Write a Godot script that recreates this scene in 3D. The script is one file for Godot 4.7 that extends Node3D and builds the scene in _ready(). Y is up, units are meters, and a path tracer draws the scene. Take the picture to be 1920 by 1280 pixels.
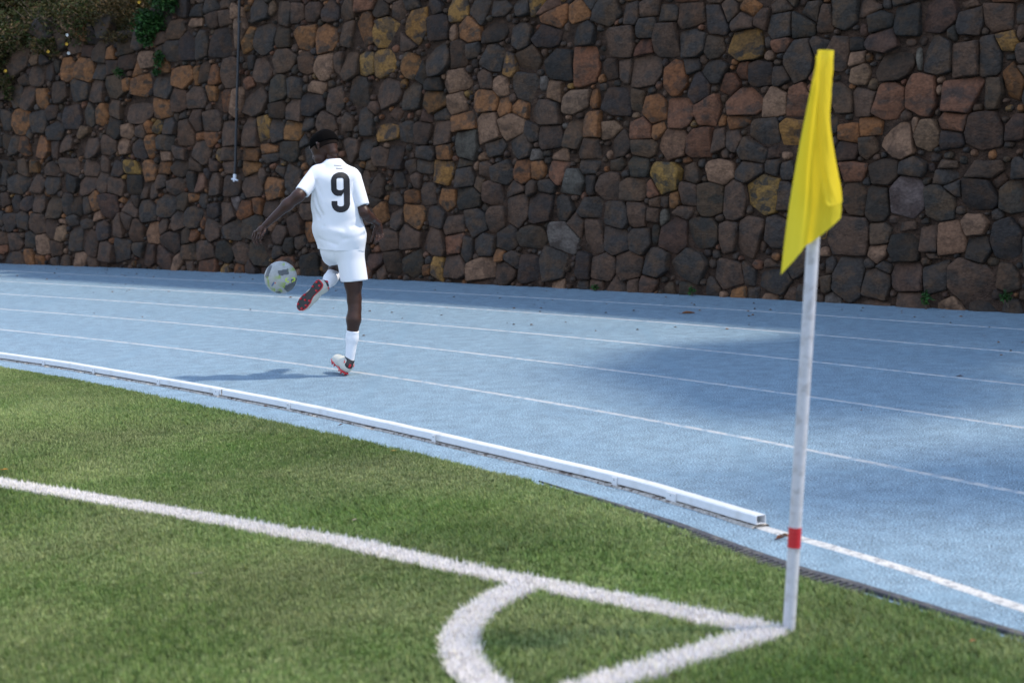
extends Node3D

# ---------------------------------------------------------------- helpers
class MB:
	var v := PackedVector3Array()
	var c := PackedColorArray()
	var ix := PackedInt32Array()
	var col := Color.WHITE
	func p(a: Vector3) -> int:
		v.append(a)
		c.append(col)
		return v.size() - 1
	func tri(a: int, b: int, d: int) -> void:
		ix.append(a)
		ix.append(b)
		ix.append(d)
	func quad(a: int, b: int, d: int, e: int) -> void:
		tri(a, b, d)
		tri(a, d, e)
	func box(t: Transform3D, size: Vector3) -> void:
		var h := size * 0.5
		for f in 6:
			var ax := f % 3
			var sg := 1.0 if f < 3 else -1.0
			var n := Vector3.ZERO
			n[ax] = sg
			var u := Vector3.ZERO
			u[(ax + 1) % 3] = 1.0
			var w := n.cross(u)
			var b := v.size()
			for q in [[-1, -1], [-1, 1], [1, 1], [1, -1]]:
				p(t * ((n + u * q[0] + w * q[1]) * h))
			quad(b, b + 1, b + 2, b + 3)
	func tube(path: Array, radii: Array, sides := 12, cap := true) -> void:
		var rings: Array[int] = []
		var up := Vector3.UP
		for i in path.size():
			var d: Vector3 = (path[mini(i + 1, path.size() - 1)] - path[maxi(i - 1, 0)]).normalized()
			if absf(d.dot(up)) > 0.95:
				up = Vector3.RIGHT
			var a := d.cross(up).normalized()
			var b := d.cross(a).normalized()
			rings.append(v.size())
			for k in sides:
				var an := TAU * k / sides
				p(path[i] + (a * cos(an) + b * sin(an)) * float(radii[i]))
		for i in path.size() - 1:
			for k in sides:
				var k2 := (k + 1) % sides
				quad(rings[i] + k, rings[i] + k2, rings[i + 1] + k2, rings[i + 1] + k)
		if cap:
			for e in [0, path.size() - 1]:
				var m := p(path[e])
				var first := v.size()
				for k in sides:
					p(v[rings[e] + k])
				for k in sides:
					if e == 0:
						tri(m, first + (k + 1) % sides, first + k)
					else:
						tri(m, first + k, first + (k + 1) % sides)
	func build(flat := false, into: ArrayMesh = null) -> ArrayMesh:
		var m := into if into else ArrayMesh.new()
		if ix.is_empty():
			return m
		var vv := v
		var cc := c
		var ii := ix
		if flat:
			vv = PackedVector3Array()
			cc = PackedColorArray()
			ii = PackedInt32Array()
			for k in ix.size():
				vv.append(v[ix[k]])
				cc.append(c[ix[k]])
				ii.append(k)
		var nn := PackedVector3Array()
		nn.resize(vv.size())
		for k in range(0, ii.size(), 3):
			var a := vv[ii[k]]
			var n := (vv[ii[k + 2]] - a).cross(vv[ii[k + 1]] - a)
			nn[ii[k]] += n
			nn[ii[k + 1]] += n
			nn[ii[k + 2]] += n
		for k in nn.size():
			nn[k] = nn[k].normalized() if nn[k].length_squared() > 1e-20 else Vector3.UP
		var arr := []
		arr.resize(Mesh.ARRAY_MAX)
		arr[Mesh.ARRAY_VERTEX] = vv
		arr[Mesh.ARRAY_NORMAL] = nn
		arr[Mesh.ARRAY_COLOR] = cc
		arr[Mesh.ARRAY_INDEX] = ii
		m.add_surface_from_arrays(Mesh.PRIMITIVE_TRIANGLES, arr)
		return m

var rng := RandomNumberGenerator.new()
var taken := {}
var noise := FastNoiseLite.new()

func numbered(called: String) -> String:
	var n: int = taken.get(called, 0)
	taken[called] = n + 1
	return called if n == 0 else "%s_%03d" % [called, n]

func put(o: Node3D, called: String, parent: Node = self) -> Node3D:
	o.name = numbered(called) if parent == self else called
	parent.add_child(o, true)
	return o

func shape(called: String, mesh: Mesh, mat: Material, parent: Node = self) -> MeshInstance3D:
	var o := MeshInstance3D.new()
	o.mesh = mesh
	if mat:
		o.material_override = mat
	put(o, called, parent)
	return o

func thing(called: String, label: String, category: String, at := Vector3.ZERO, group := "") -> Node3D:
	var o := Node3D.new()
	put(o, called)
	o.position = at
	tag(o, label, category, group)
	return o

func tag(o: Node, label: String, category: String, group := "") -> void:
	o.set_meta("label", label)
	o.set_meta("category", category)
	if group != "":
		o.set_meta("group", group)

func setting(o: Node) -> void:
	o.set_meta("kind", "structure")

func lin(r: float, g: float, b: float) -> Color:
	return Color(r, g, b).linear_to_srgb()

func mat(r: float, g: float, b: float, rough := 0.8, spec := 0.5) -> StandardMaterial3D:
	var m := StandardMaterial3D.new()
	m.albedo_color = lin(r, g, b)
	m.roughness = rough
	m.metallic_specular = spec
	m.vertex_color_use_as_albedo = true
	return m

func grey_bytes(sz: int, kind: int, freq: float, sd: int, oct := 4) -> PackedByteArray:
	var n := FastNoiseLite.new()
	n.seed = sd
	n.noise_type = kind
	n.frequency = freq
	n.fractal_type = FastNoiseLite.FRACTAL_FBM if oct > 1 else FastNoiseLite.FRACTAL_NONE
	n.fractal_octaves = oct
	var im := n.get_seamless_image(sz, sz)
	im.convert(Image.FORMAT_L8)
	return im.get_data()

func tex_of(sz: int, px: PackedByteArray) -> ImageTexture:
	var im := Image.create_from_data(sz, sz, false, Image.FORMAT_RGB8, px)
	return ImageTexture.create_from_image(im)

func triplanar(m: StandardMaterial3D, per_metre: float) -> StandardMaterial3D:
	m.uv1_triplanar = true
	m.uv1_world_triplanar = true
	m.uv1_scale = Vector3.ONE * per_metre
	return m

# two colours broken up by fine grain; the second shows where the patch noise passes the threshold
func patch_texture(sz: int, a: Vector3, b: Vector3, edge: float, soft: float, grain: float, sd: int) -> ImageTexture:
	var p1 := grey_bytes(sz, FastNoiseLite.TYPE_SIMPLEX_SMOOTH, 6.0 / sz, sd, 5)
	var p2 := grey_bytes(sz, FastNoiseLite.TYPE_SIMPLEX_SMOOTH, 40.0 / sz, sd + 7, 4)
	var p3 := grey_bytes(sz, FastNoiseLite.TYPE_SIMPLEX_SMOOTH, 14.0 / sz, sd + 13, 3)
	var px := PackedByteArray()
	px.resize(sz * sz * 3)
	for k in sz * sz:
		var w := clampf((p1[k] / 255.0 - edge) / soft + 0.5, 0.0, 1.0)
		var g := 1.0 + grain * ((p2[k] - 128) / 128.0) + grain * 0.8 * ((p3[k] - 128) / 128.0)
		var q := a.lerp(b, w) * g
		var s := Color(clampf(q.x, 0, 1), clampf(q.y, 0, 1), clampf(q.z, 0, 1)).linear_to_srgb()
		px[k * 3] = int(s.r * 255)
		px[k * 3 + 1] = int(s.g * 255)
		px[k * 3 + 2] = int(s.b * 255)
	return tex_of(sz, px)

func relief_texture(sz: int, freq: float, pits: float, sd: int) -> ImageTexture:
	var p1 := grey_bytes(sz, FastNoiseLite.TYPE_SIMPLEX_SMOOTH, freq / sz, sd, 5)
	var p2 := grey_bytes(sz, FastNoiseLite.TYPE_CELLULAR, freq * 4.0 / sz, sd + 3, 1)
	var px := PackedByteArray()
	px.resize(sz * sz * 3)
	for k in sz * sz:
		var h := clampi(int(p1[k] * (1.0 - pits) + p2[k] * pits), 0, 255)
		px[k * 3] = h
		px[k * 3 + 1] = h
		px[k * 3 + 2] = h
	return tex_of(sz, px)

func interp(pts: Array, x: float) -> float:
	var n := pts.size()
	for i in n - 1:
		if x <= pts[i + 1].x or i == n - 2:
			var t: float = (x - pts[i].x) / (pts[i + 1].x - pts[i].x)
			return lerpf(pts[i].y, pts[i + 1].y, t)
	return 0.0

func smooth_path(pts: Array, step: float) -> Array:
	var c := Curve3D.new()
	for i in pts.size():
		var a: Vector3 = pts[maxi(i - 1, 0)]
		var b: Vector3 = pts[mini(i + 1, pts.size() - 1)]
		var d := (b - a).normalized()
		var l0: float = pts[i].distance_to(a) / 3.0
		var l1: float = pts[i].distance_to(b) / 3.0
		c.add_point(pts[i], -d * l0, d * l1)
	var out := []
	var n := maxi(2, int(c.get_baked_length() / step))
	for i in n + 1:
		out.append(c.sample_baked(c.get_baked_length() * i / n, true))
	return out

func side_of(path: Array, i: int) -> Vector3:
	var d: Vector3 = (path[mini(i + 1, path.size() - 1)] - path[maxi(i - 1, 0)]).normalized()
	return d.cross(Vector3.UP).normalized()

# a flat painted line along a path, its edges a little uneven
func ribbon(path: Array, width: float, y: float, ragged: float) -> MB:
	var mb := MB.new()
	for i in path.size():
		var s := side_of(path, i)
		var q: Vector3 = path[i]
		q.y = y
		mb.col = Color.WHITE * (1.0 + 0.12 * noise.get_noise_2d(q.x * 40.0, q.z * 40.0))
		var l := q - s * (width * 0.5 + ragged * noise.get_noise_2d(i * 31.0, 3.0))
		var r := q + s * (width * 0.5 + ragged * noise.get_noise_2d(i * 29.0, 90.0))
		# the coat of paint has a rounded edge that runs down to the rubber
		mb.p(Vector3(l.x, -0.001, l.z) - s * 0.004)
		mb.p(l)
		mb.p(r)
		mb.p(Vector3(r.x, -0.001, r.z) + s * 0.004)
		if i > 0:
			var b := mb.v.size() - 8
			for k in 3:
				mb.quad(b + k, b + k + 1, b + k + 5, b + k + 4)
	return mb

# ---------------------------------------------------------------- smooth-joined bodies (surface nets)
func nets(mb: MB, prims: Array, cell: float, clips := [], fold := 0.0, fold_scale := Vector3(9, 4, 9), creases := []) -> Dictionary:
	var lo := Vector3.ONE * 1e9
	var hi := -lo
	for q in prims:
		var r: float = maxf(q[2], q[3]) + 0.03
		lo = lo.min(q[0] - Vector3.ONE * r).min(q[1] - Vector3.ONE * r)
		hi = hi.max(q[0] + Vector3.ONE * r).max(q[1] + Vector3.ONE * r)
	var nx := int((hi.x - lo.x) / cell) + 2
	var ny := int((hi.y - lo.y) / cell) + 2
	var nz := int((hi.z - lo.z) / cell) + 2
	var f := PackedFloat32Array()
	f.resize(nx * ny * nz)
	f.fill(1.0)
	for q in prims:
		var a: Vector3 = q[0]
		var ab: Vector3 = q[1] - a
		var ra: float = q[2]
		var dr: float = q[3] - q[2]
		var kk: float = q[4] if q.size() > 4 else 0.03
		var l2 := maxf(ab.length_squared(), 1e-9)
		var e := Vector3.ONE * (maxf(q[2], q[3]) + kk + cell * 3.0)
		var p0: Vector3 = (a.min(q[1]) - e - lo) / cell
		var p1: Vector3 = (a.max(q[1]) + e - lo) / cell
		for k in range(maxi(0, int(p0.z)), mini(nz - 1, int(p1.z) + 1) + 1):
			for j in range(maxi(0, int(p0.y)), mini(ny - 1, int(p1.y) + 1) + 1):
				var row := (k * ny + j) * nx
				for i in range(maxi(0, int(p0.x)), mini(nx - 1, int(p1.x) + 1) + 1):
					var d := lo + Vector3(i, j, k) * cell - a
					var t := clampf(d.dot(ab) / l2, 0.0, 1.0)
					var g := (d - ab * t).length() - ra - dr * t
					var o := f[row + i]
					var h := clampf(0.5 + 0.5 * (o - g) / kk, 0.0, 1.0)
					f[row + i] = lerpf(o, g, h) - kk * h * (1.0 - h)
	if fold > 0.0 or clips.size() > 0:
		for k in nz:
			for j in ny:
				var row := (k * ny + j) * nx
				for i in nx:
					var o := f[row + i]
					if o > 0.2:
						continue
					var w := lo + Vector3(i, j, k) * cell
					if fold > 0.0 and absf(o) < 0.05:
						var s := w * fold_scale
						o += fold * (noise.get_noise_3d(s.x * 10.0, s.y * 10.0, s.z * 10.0) + 0.35 * noise.get_noise_3d(s.x * 31.0, s.y * 26.0, s.z * 31.0 + 50.0))
						for c in creases:
							var ab: Vector3 = c[1] - c[0]
							var g: Vector3 = w - c[0] - ab * clampf((w - c[0]).dot(ab) / ab.length_squared(), 0.0, 1.0)
							o += c[2] * exp(-g.length_squared() / (c[3] * c[3]))
					for c in clips:
						o = maxf(o, c[0].dot(w) - c[1])
					f[row + i] = o
	var id := PackedInt32Array()
	id.resize(f.size())
	id.fill(-1)
	var lim := cell * 2.6
	var st := [0, 1, nx, nx + 1, nx * ny, nx * ny + 1, nx * ny + nx, nx * ny + nx + 1]
	var edges := [[0, 1], [2, 3], [4, 5], [6, 7], [0, 2], [1, 3], [4, 6], [5, 7], [0, 4], [1, 5], [2, 6], [3, 7]]
	for k in nz - 1:
		for j in ny - 1:
			for i in nx - 1:
				var b := (k * ny + j) * nx + i
				if absf(f[b]) > lim:
					continue
				var neg := 0
				for o in st:
					if f[b + o] < 0.0:
						neg += 1
				if neg == 0 or neg == 8:
					continue
				var sum := Vector3.ZERO
				var cnt := 0
				for e in edges:
					var g0 := f[b + st[e[0]]]
					var g1 := f[b + st[e[1]]]
					if (g0 < 0.0) != (g1 < 0.0):
						var t := g0 / (g0 - g1)
						var c0 := Vector3(e[0] & 1, (e[0] >> 1) & 1, (e[0] >> 2) & 1)
						var c1 := Vector3(e[1] & 1, (e[1] >> 1) & 1, (e[1] >> 2) & 1)
						sum += c0.lerp(c1, t)
						cnt += 1
				id[b] = mb.p(lo + (Vector3(i, j, k) + sum / cnt) * cell)
	var step := [1, nx, nx * ny]
	for k in range(1, nz - 1):
		for j in range(1, ny - 1):
			for i in range(1, nx - 1):
				var b := (k * ny + j) * nx + i
				var g0 := f[b]
				if absf(g0) > lim:
					continue
				for ax in 3:
					var g1 := f[b + step[ax]]
					if (g0 < 0.0) == (g1 < 0.0):
						continue
					var s1: int = step[(ax + 1) % 3]
					var s2: int = step[(ax + 2) % 3]
					var q := [id[b], id[b - s1], id[b - s1 - s2], id[b - s2]]
					if q.min() < 0:
						continue
					if g0 < 0.0:
						mb.quad(q[0], q[3], q[2], q[1])
					else:
						mb.quad(q[0], q[1], q[2], q[3])
	return {"f": f, "lo": lo, "nx": nx, "ny": ny, "nz": nz, "cell": cell}

# where a line along -z first meets the body described by a field
func meet(fd: Dictionary, x: float, y: float) -> float:
	var gx: float = (x - fd.lo.x) / fd.cell
	var gy: float = (y - fd.lo.y) / fd.cell
	var i := clampi(int(gx), 0, fd.nx - 2)
	var j := clampi(int(gy), 0, fd.ny - 2)
	var tx := gx - i
	var ty := gy - j
	var last := 1.0
	for k in range(fd.nz - 1, -1, -1):
		var b: int = (k * fd.ny + j) * fd.nx + i
		var g := lerpf(lerpf(fd.f[b], fd.f[b + 1], tx), lerpf(fd.f[b + fd.nx], fd.f[b + fd.nx + 1], tx), ty)
		if g < 0.0 and last >= 0.0:
			return fd.lo.z + fd.cell * (k + clampf(-g / (last - g), 0.0, 1.0))
		last = g
	return fd.lo.z

# ---------------------------------------------------------------- wall geometry
const WA := 0.01093
const WB := 0.85483
const WC := -17.38411
const BATTER := 0.05
var wall_x := PackedFloat32Array()

func wall_table() -> void:
	var x := -14.0
	var s := 0.0
	var nxt := 0.0
	while x < 12.0:
		if s >= nxt:
			wall_x.append(x)
			nxt += 0.05
		var m := 2.0 * WA * x + WB
		x += 0.002
		s += 0.002 * sqrt(1.0 + m * m)

func wall_at(s: float, t: float, off: float) -> Vector3:
	var g := clampf(s / 0.05, 0.0, wall_x.size() - 1.001)
	var x := lerpf(wall_x[int(g)], wall_x[int(g) + 1], g - int(g))
	var m := 2.0 * WA * x + WB
	var n := Vector3(-m, 0, 1).normalized()
	return Vector3(x, t, WA * x * x + WB * x + WC) + n * (off - BATTER * t)

func wall_top(s: float) -> float:
	return interp([Vector2(0, 3.0), Vector2(8.5, 3.02), Vector2(9.6, 3.08), Vector2(10.9, 3.3), Vector2(11.6, 3.6), Vector2(12.4, 5.2), Vector2(14, 5.6), Vector2(40, 5.6)], s)

# s, height, half width, half height in centimetres and kind of each stone that stands out
const STONES := [
	847,314,10,10,4,877,307,22,11,4,898,323,14,12,1,943,330,11,11,3,858,333,14,11,0,908,338,12,7,5,983,333,13,10,0,964,318,13,11,0,929,309,12,10,0,954,302,11,9,0,980,296,13,12,1,1003,296,10,10,3,1034,303,17,11,1,1065,310,13,11,0,
	1089,309,11,11,3,1109,309,10,9,1,1078,284,17,12,5,1041,281,18,11,1,1008,276,13,10,1,984,272,13,11,0,948,275,19,16,3,913,278,15,16,3,799,291,26,14,0,837,297,12,9,5,861,294,12,8,0,868,277,16,13,0,846,271,16,15,0,818,267,14,8,1,
	1132,291,14,15,0,1161,296,14,22,0,1189,295,12,18,0,1228,297,22,19,0,1259,308,9,16,5,1177,326,12,7,5,1208,326,12,10,1,1235,328,13,10,1,1255,334,12,8,5,1179,340,16,8,0,1207,345,12,8,0,1232,346,10,6,0,1277,296,8,17,3,1305,295,16,21,0,
	1338,297,14,12,1,1378,293,16,16,3,1417,291,18,18,3,1295,331,21,12,0,1318,335,6,9,5,1340,327,14,15,0,1367,325,11,14,1,1393,325,14,12,1,1424,322,12,13,0,1149,257,21,15,3,1177,261,7,15,3,1194,261,12,15,1,1213,256,10,14,3,1242,257,18,19,1,
	1343,267,18,15,1,1304,260,16,17,1,1380,263,14,14,0,1412,256,17,16,5,1435,259,9,12,1,1276,242,13,7,2,1112,246,18,17,0,1067,249,22,14,3,1039,252,7,11,3,1011,249,22,17,1,974,243,17,16,1,936,247,23,16,0,893,246,19,16,0,856,240,14,15,3,
	826,241,16,18,0,796,245,16,17,0,770,256,9,17,1,1143,225,16,16,0,1111,217,16,13,3,1180,227,17,14,1,1208,234,10,9,3,1231,221,15,15,3,1255,220,10,19,5,1288,221,25,19,0,1332,234,16,17,0,1362,234,14,13,0,1401,231,12,8,5,1431,216,14,16,0,
	1391,213,23,15,0,1330,207,14,11,1,1361,206,16,13,1,1062,215,31,18,0,1013,220,15,12,1,983,211,11,16,3,958,212,15,18,0,920,210,19,20,0,875,219,12,10,0,847,205,18,17,0,809,208,18,19,3,775,212,12,16,0,1209,197,19,15,0,1176,198,12,16,1,
	1155,182,16,18,1,1123,192,12,11,0,1100,192,9,8,4,1082,192,7,10,3,1066,187,15,8,1,1040,188,13,11,5,1010,192,15,13,0,946,191,11,7,5,884,191,18,14,0,1241,180,17,16,1,1207,174,14,9,3,1181,178,9,5,3,1280,181,13,19,1,1304,185,11,20,4,
	1330,181,11,16,0,1359,180,16,12,3,1387,189,11,7,0,1412,187,17,12,0,1114,172,18,9,0,1085,168,11,16,3,1062,163,15,14,0,1029,167,11,12,5,999,170,17,13,1,957,167,29,15,1,909,174,16,11,1,882,166,11,14,1,850,169,20,17,3,814,172,11,14,3,
	792,174,10,15,0,776,178,8,14,1,1141,156,16,8,1,1116,151,11,6,5,1186,156,21,12,1,1241,153,15,10,1,1278,152,17,9,3,1314,158,15,7,3,1317,148,15,7,0,1349,155,18,13,0,781,144,17,8,0,806,142,16,11,0,836,142,9,9,3,875,137,15,11,1,
	915,141,23,12,0,960,138,18,12,1,992,143,9,11,1,1019,137,12,11,0,1045,139,17,9,4,1083,133,17,14,3,1113,138,13,9,3,1143,137,18,10,1,1175,139,11,7,1,1209,139,16,8,1,1241,137,12,9,1,1277,135,18,9,3,765,128,8,11,0,796,118,24,14,0,
	846,117,12,14,0,877,116,14,13,0,913,117,20,14,0,952,113,16,14,0,986,117,12,15,1,1011,113,16,12,1,1050,115,17,13,0,1107,118,10,10,0,1135,112,17,11,1,1167,119,11,14,0,1184,117,9,14,5,1211,115,17,15,1,1246,113,14,13,0,1282,111,17,15,1,
	862,104,5,6,3,773,81,5,6,3,767,93,10,13,1,792,89,11,13,0,818,89,13,11,0,847,89,17,15,1,881,83,15,16,0,910,88,12,17,0,932,88,9,15,0,950,86,9,15,0,969,93,12,15,3,999,87,19,17,1,1027,93,9,3,3,1053,93,9,7,1,1044,82,16,9,0,1081,78,21,14,0,
	1118,86,15,17,0,1149,92,12,12,1,1169,97,10,5,3,1190,94,8,10,0,1254,92,8,7,6,1269,81,12,14,3,1294,88,10,11,3,1235,76,15,14,1,1208,79,16,10,0,1169,73,14,15,0,780,61,14,13,0,808,63,13,13,0,842,61,20,15,1,895,64,9,4,5,894,47,9,12,5,
	918,65,14,8,0,949,61,17,7,0,873,52,12,15,1,983,53,12,15,0,1017,57,18,16,1,1035,67,16,10,1,1056,50,16,13,1,1088,51,13,14,5,1113,60,10,10,1,1123,59,4,6,5,1141,67,12,13,0,1187,64,4,16,3,1205,54,16,14,1,1246,56,20,14,0,1282,60,16,16,0,
	1171,48,7,7,3,1154,46,12,11,1,788,32,18,14,1,821,35,13,11,0,854,29,19,15,5,882,24,15,12,1,923,36,15,18,0,956,35,18,18,1,990,22,19,15,1,1023,25,19,17,0,1058,27,14,9,0,1123,38,22,14,1,1080,18,16,15,0,1110,15,18,14,0,1138,11,10,9,5,
	1162,25,15,12,1,1192,28,18,13,1,1229,27,16,14,0,1264,24,14,13,1,1298,25,17,17,0,794,12,11,8,0,822,13,9,10,3,846,9,11,6,3,936,11,11,10,5,900,8,12,6,1,959,8,9,6,1,1162,9,8,6,1,1323,110,18,14,3,1357,119,13,19,0,1318,82,15,11,1,
	1386,79,13,12,0,1361,62,15,14,1,1388,57,12,13,3,1333,52,17,10,0,1459,155,13,14,1,1484,156,11,14,0,1509,146,11,13,1,1534,147,13,17,0,1483,116,8,13,0,1505,110,11,14,1,1524,127,4,5,3,1538,119,10,11,0,1533,96,12,7,0,1512,78,8,16,3,
	1533,73,11,13,1,1525,48,16,12,0,1490,137,7,6,1,1480,295,16,22,3,1519,290,22,16,4,1565,296,16,21,4,1598,292,16,15,0,1621,285,6,10,5,1647,285,17,12,3,1687,282,20,13,0,1722,274,14,14,0,1760,270,21,12,0,1807,271,20,13,0,1507,320,13,9,0,
	1537,315,11,12,0,1595,315,12,8,0,1627,310,14,13,4,1662,306,15,12,0,1693,307,13,9,0,1725,307,13,9,0,1763,304,15,6,5,1771,291,16,10,3,1802,294,15,12,3,1452,294,9,17,1,1454,321,15,12,1,1456,256,14,15,1,1486,256,13,15,4,1516,256,15,16,4,
	1555,252,14,14,3,1597,256,21,20,0,1633,258,12,16,1,1653,262,11,8,0,1684,253,15,16,0,1706,243,10,16,4,1734,247,17,13,1,1779,238,17,16,0,1814,237,15,23,2,1472,224,18,17,0,1520,222,23,16,1,1557,215,14,14,0,1593,228,19,8,0,1631,231,16,13,5,
	1672,229,11,11,1,1695,222,10,12,5,1732,219,20,16,0,1755,221,6,9,6,1772,213,14,11,5,1798,200,20,13,5,1595,209,19,11,3,1630,204,14,12,5,1674,205,17,13,3,1699,198,9,11,3,1723,196,11,8,3,1758,190,22,14,1,1825,202,6,11,3,1483,187,13,16,0,
	1518,178,21,14,4,1551,174,13,12,0,1575,172,14,13,0,1605,170,15,15,0,1639,184,19,11,3,1675,175,18,19,5,1711,176,17,13,5,1644,157,17,17,6,1767,163,20,13,1,1800,165,11,16,1,1824,176,11,12,3,1741,169,9,9,0,1687,153,16,10,0,1724,154,19,12,0,
	1579,149,18,8,0,1610,150,12,10,3,1747,144,8,7,6,1781,143,16,6,5,1821,148,13,11,0,1534,195,15,6,1,1606,192,11,6,0,1581,190,11,6,1,1454,188,11,10,1,1841,292,20,13,0,1873,287,10,13,0,1896,291,14,8,0,1919,283,13,8,0,1948,281,16,13,1,
	1979,273,15,14,0,1993,283,11,9,0,2019,282,15,6,3,2054,281,14,6,0,2050,263,16,12,0,2077,260,13,11,0,2087,273,10,10,0,2102,264,8,12,1,2009,268,13,7,1,2031,270,9,7,1,1857,260,21,17,1,1891,271,11,10,0,1890,252,10,9,2,1917,258,16,18,1,
	1950,252,17,15,0,1978,247,12,11,1,2014,247,22,15,4,2054,243,10,7,2,2074,228,18,20,0,2038,248,5,5,0,2040,235,6,5,5,1848,231,9,13,1,1865,228,9,13,1,1892,228,22,17,1,1930,219,13,17,3,1978,223,14,11,0,1960,208,10,20,0,1995,208,15,8,2,
	2012,221,7,9,2,2033,218,13,13,0,2053,215,8,10,0,1857,198,18,16,0,1883,199,8,10,1,1905,189,15,14,3,1936,183,17,15,2,1972,184,16,15,2,2013,191,22,14,2,2048,190,13,14,5,2075,191,13,16,2,1887,169,16,12,2,1909,167,7,7,3,2008,173,19,6,3,
	1987,175,5,8,3,2038,161,18,14,0,2068,158,14,15,4,1861,151,12,13,1,1894,150,15,9,1,1927,152,17,15,5,1962,154,16,16,2,1984,156,8,14,0,2002,154,9,10,1,2024,143,17,11,0,1846,143,4,5,5,2048,142,7,6,1,2149,273,14,5,1,2158,258,13,8,0,
	2187,259,13,15,0,2218,259,18,15,1,2248,252,12,12,0,2273,255,12,13,1,2246,267,12,4,1,2294,257,5,11,0,2116,230,12,17,1,2136,238,7,6,0,2136,228,9,7,5,2140,211,10,9,5,2161,241,15,10,0,2175,216,20,12,0,2217,226,14,19,0,2244,220,13,16,0,
	2268,222,10,18,0,2283,232,8,8,4,2286,220,6,4,0,2295,239,3,8,1,2231,244,5,10,0,2199,223,3,12,6,2121,190,11,19,1,2145,187,12,15,1,2154,202,6,6,5,2172,186,15,18,2,2202,191,16,19,2,2241,189,18,15,2,2274,189,8,14,1,2291,197,9,18,3,
	2180,153,18,16,5,2210,155,12,13,5,2233,165,14,9,2,2234,152,10,7,0,2265,157,18,16,1,2154,164,12,9,3,2132,158,11,8,3,2197,164,4,8,5,2151,145,8,10,1,2130,143,13,8,1,2188,173,5,5,1,2292,158,9,11,1,2137,122,13,9,2,2167,122,16,12,0,
	2195,126,12,7,0,2230,129,16,4,0,2231,118,14,6,0,2269,124,21,8,1,2297,124,7,9,0,2139,98,11,15,1,2163,94,12,16,0,2192,98,19,19,6,2224,93,14,14,0,2261,101,19,15,0,2238,108,8,5,0,2279,113,7,4,1,2293,100,11,14,0,2259,76,14,10,5,
	2238,63,12,15,5,2291,64,15,18,0,2133,62,22,18,0,2166,67,11,9,1,2191,73,13,5,0,2193,55,15,13,0,2215,62,9,13,0,2264,54,12,12,0,2162,47,10,7,5,2114,34,6,10,0,2136,26,18,19,0,2163,20,18,14,0,2194,27,18,13,1,2223,27,12,17,0,2259,28,23,17,1,
	2292,29,11,13,0,2172,36,8,5,0,2201,7,16,7,1,2238,5,14,5,5,2272,5,12,6,0,2296,7,9,6,0,2117,5,10,4,6,2153,3,22,4,1,2276,44,6,4,1,2110,19,7,8,1,2304,78,6,5,0,2219,47,7,3,1,1821,131,20,8,0,1858,133,10,7,1,1885,129,15,10,0,1920,119,20,14,4,
	1952,123,12,9,1,1986,124,18,11,5,2020,125,16,10,0,2046,127,8,8,0,2066,123,10,8,0,1822,110,7,11,0,1847,111,16,13,1,1880,107,16,12,0,1902,105,8,7,2,1949,101,11,12,1,1977,95,14,18,1,2005,95,15,18,0,2039,103,18,22,4,2063,100,8,15,0,
	1824,88,16,11,0,1856,79,17,13,0,1885,80,12,14,1,1908,93,7,5,1,1920,94,6,6,0,1932,96,7,7,3,1918,78,6,9,6,1905,81,8,7,1,1943,84,14,6,0,1828,56,13,18,0,1859,54,16,13,0,1888,54,13,13,0,1908,60,5,11,0,1931,61,17,18,1,1967,63,19,17,0,
	1998,57,10,17,1,2024,60,15,20,1,2038,51,5,6,0,2053,65,11,19,0,1814,26,11,15,0,1841,24,17,13,1,1877,26,17,15,1,1910,31,15,15,0,1953,29,24,15,0,2000,22,18,15,1,2025,23,7,11,0,2055,20,25,14,0,2049,34,8,5,1,1900,9,13,8,0,1928,6,13,5,1,
	1950,7,10,5,0,1981,7,17,6,0,2012,6,9,5,3,2030,6,9,5,0,2045,4,13,5,5,1860,8,11,6,1,1884,8,7,7,0,1813,6,9,4,0,2070,5,10,4,1,1580,133,13,8,0,1610,126,15,15,4,1642,137,12,5,0,1659,133,4,6,5,1674,128,10,11,1,1642,120,15,12,0,1665,114,7,12,1,
	1700,125,16,12,0,1727,127,13,11,3,1749,129,9,10,3,1778,128,15,11,2,1567,117,9,10,1,1560,99,11,9,3,1586,102,12,15,1,1614,95,14,13,3,1649,98,19,14,0,1686,103,14,14,0,1715,108,19,7,0,1740,108,7,7,0,1763,111,13,7,0,1798,111,18,11,6,
	1563,77,19,13,3,1597,76,16,13,0,1627,66,16,10,1,1659,72,17,16,0,1690,72,13,16,0,1720,83,18,16,0,1754,85,16,16,0,1784,87,15,15,0,1557,49,20,14,1,1594,48,18,16,0,1627,45,15,11,2,1646,38,8,13,0,1672,44,17,12,0,1706,53,15,14,0,
	1743,55,22,13,0,1789,56,23,17,6,1803,68,10,10,1,1529,20,17,13,0,1563,20,17,16,0,1600,16,10,13,4,1583,14,7,7,3,1627,19,18,12,0,1670,18,19,13,5,1696,33,7,7,3,1717,30,13,8,0,1705,14,15,12,0,1740,20,18,17,0,1773,26,18,17,0,1553,34,5,3,5,
	1510,9,8,7,1,1779,5,13,4,5,1672,3,12,3,1,
]

func directional(rs: float, rt: float, u: Vector2) -> float:
	return 1.0 / sqrt(u.x * u.x / (rs * rs) + u.y * u.y / (rt * rt))

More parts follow.
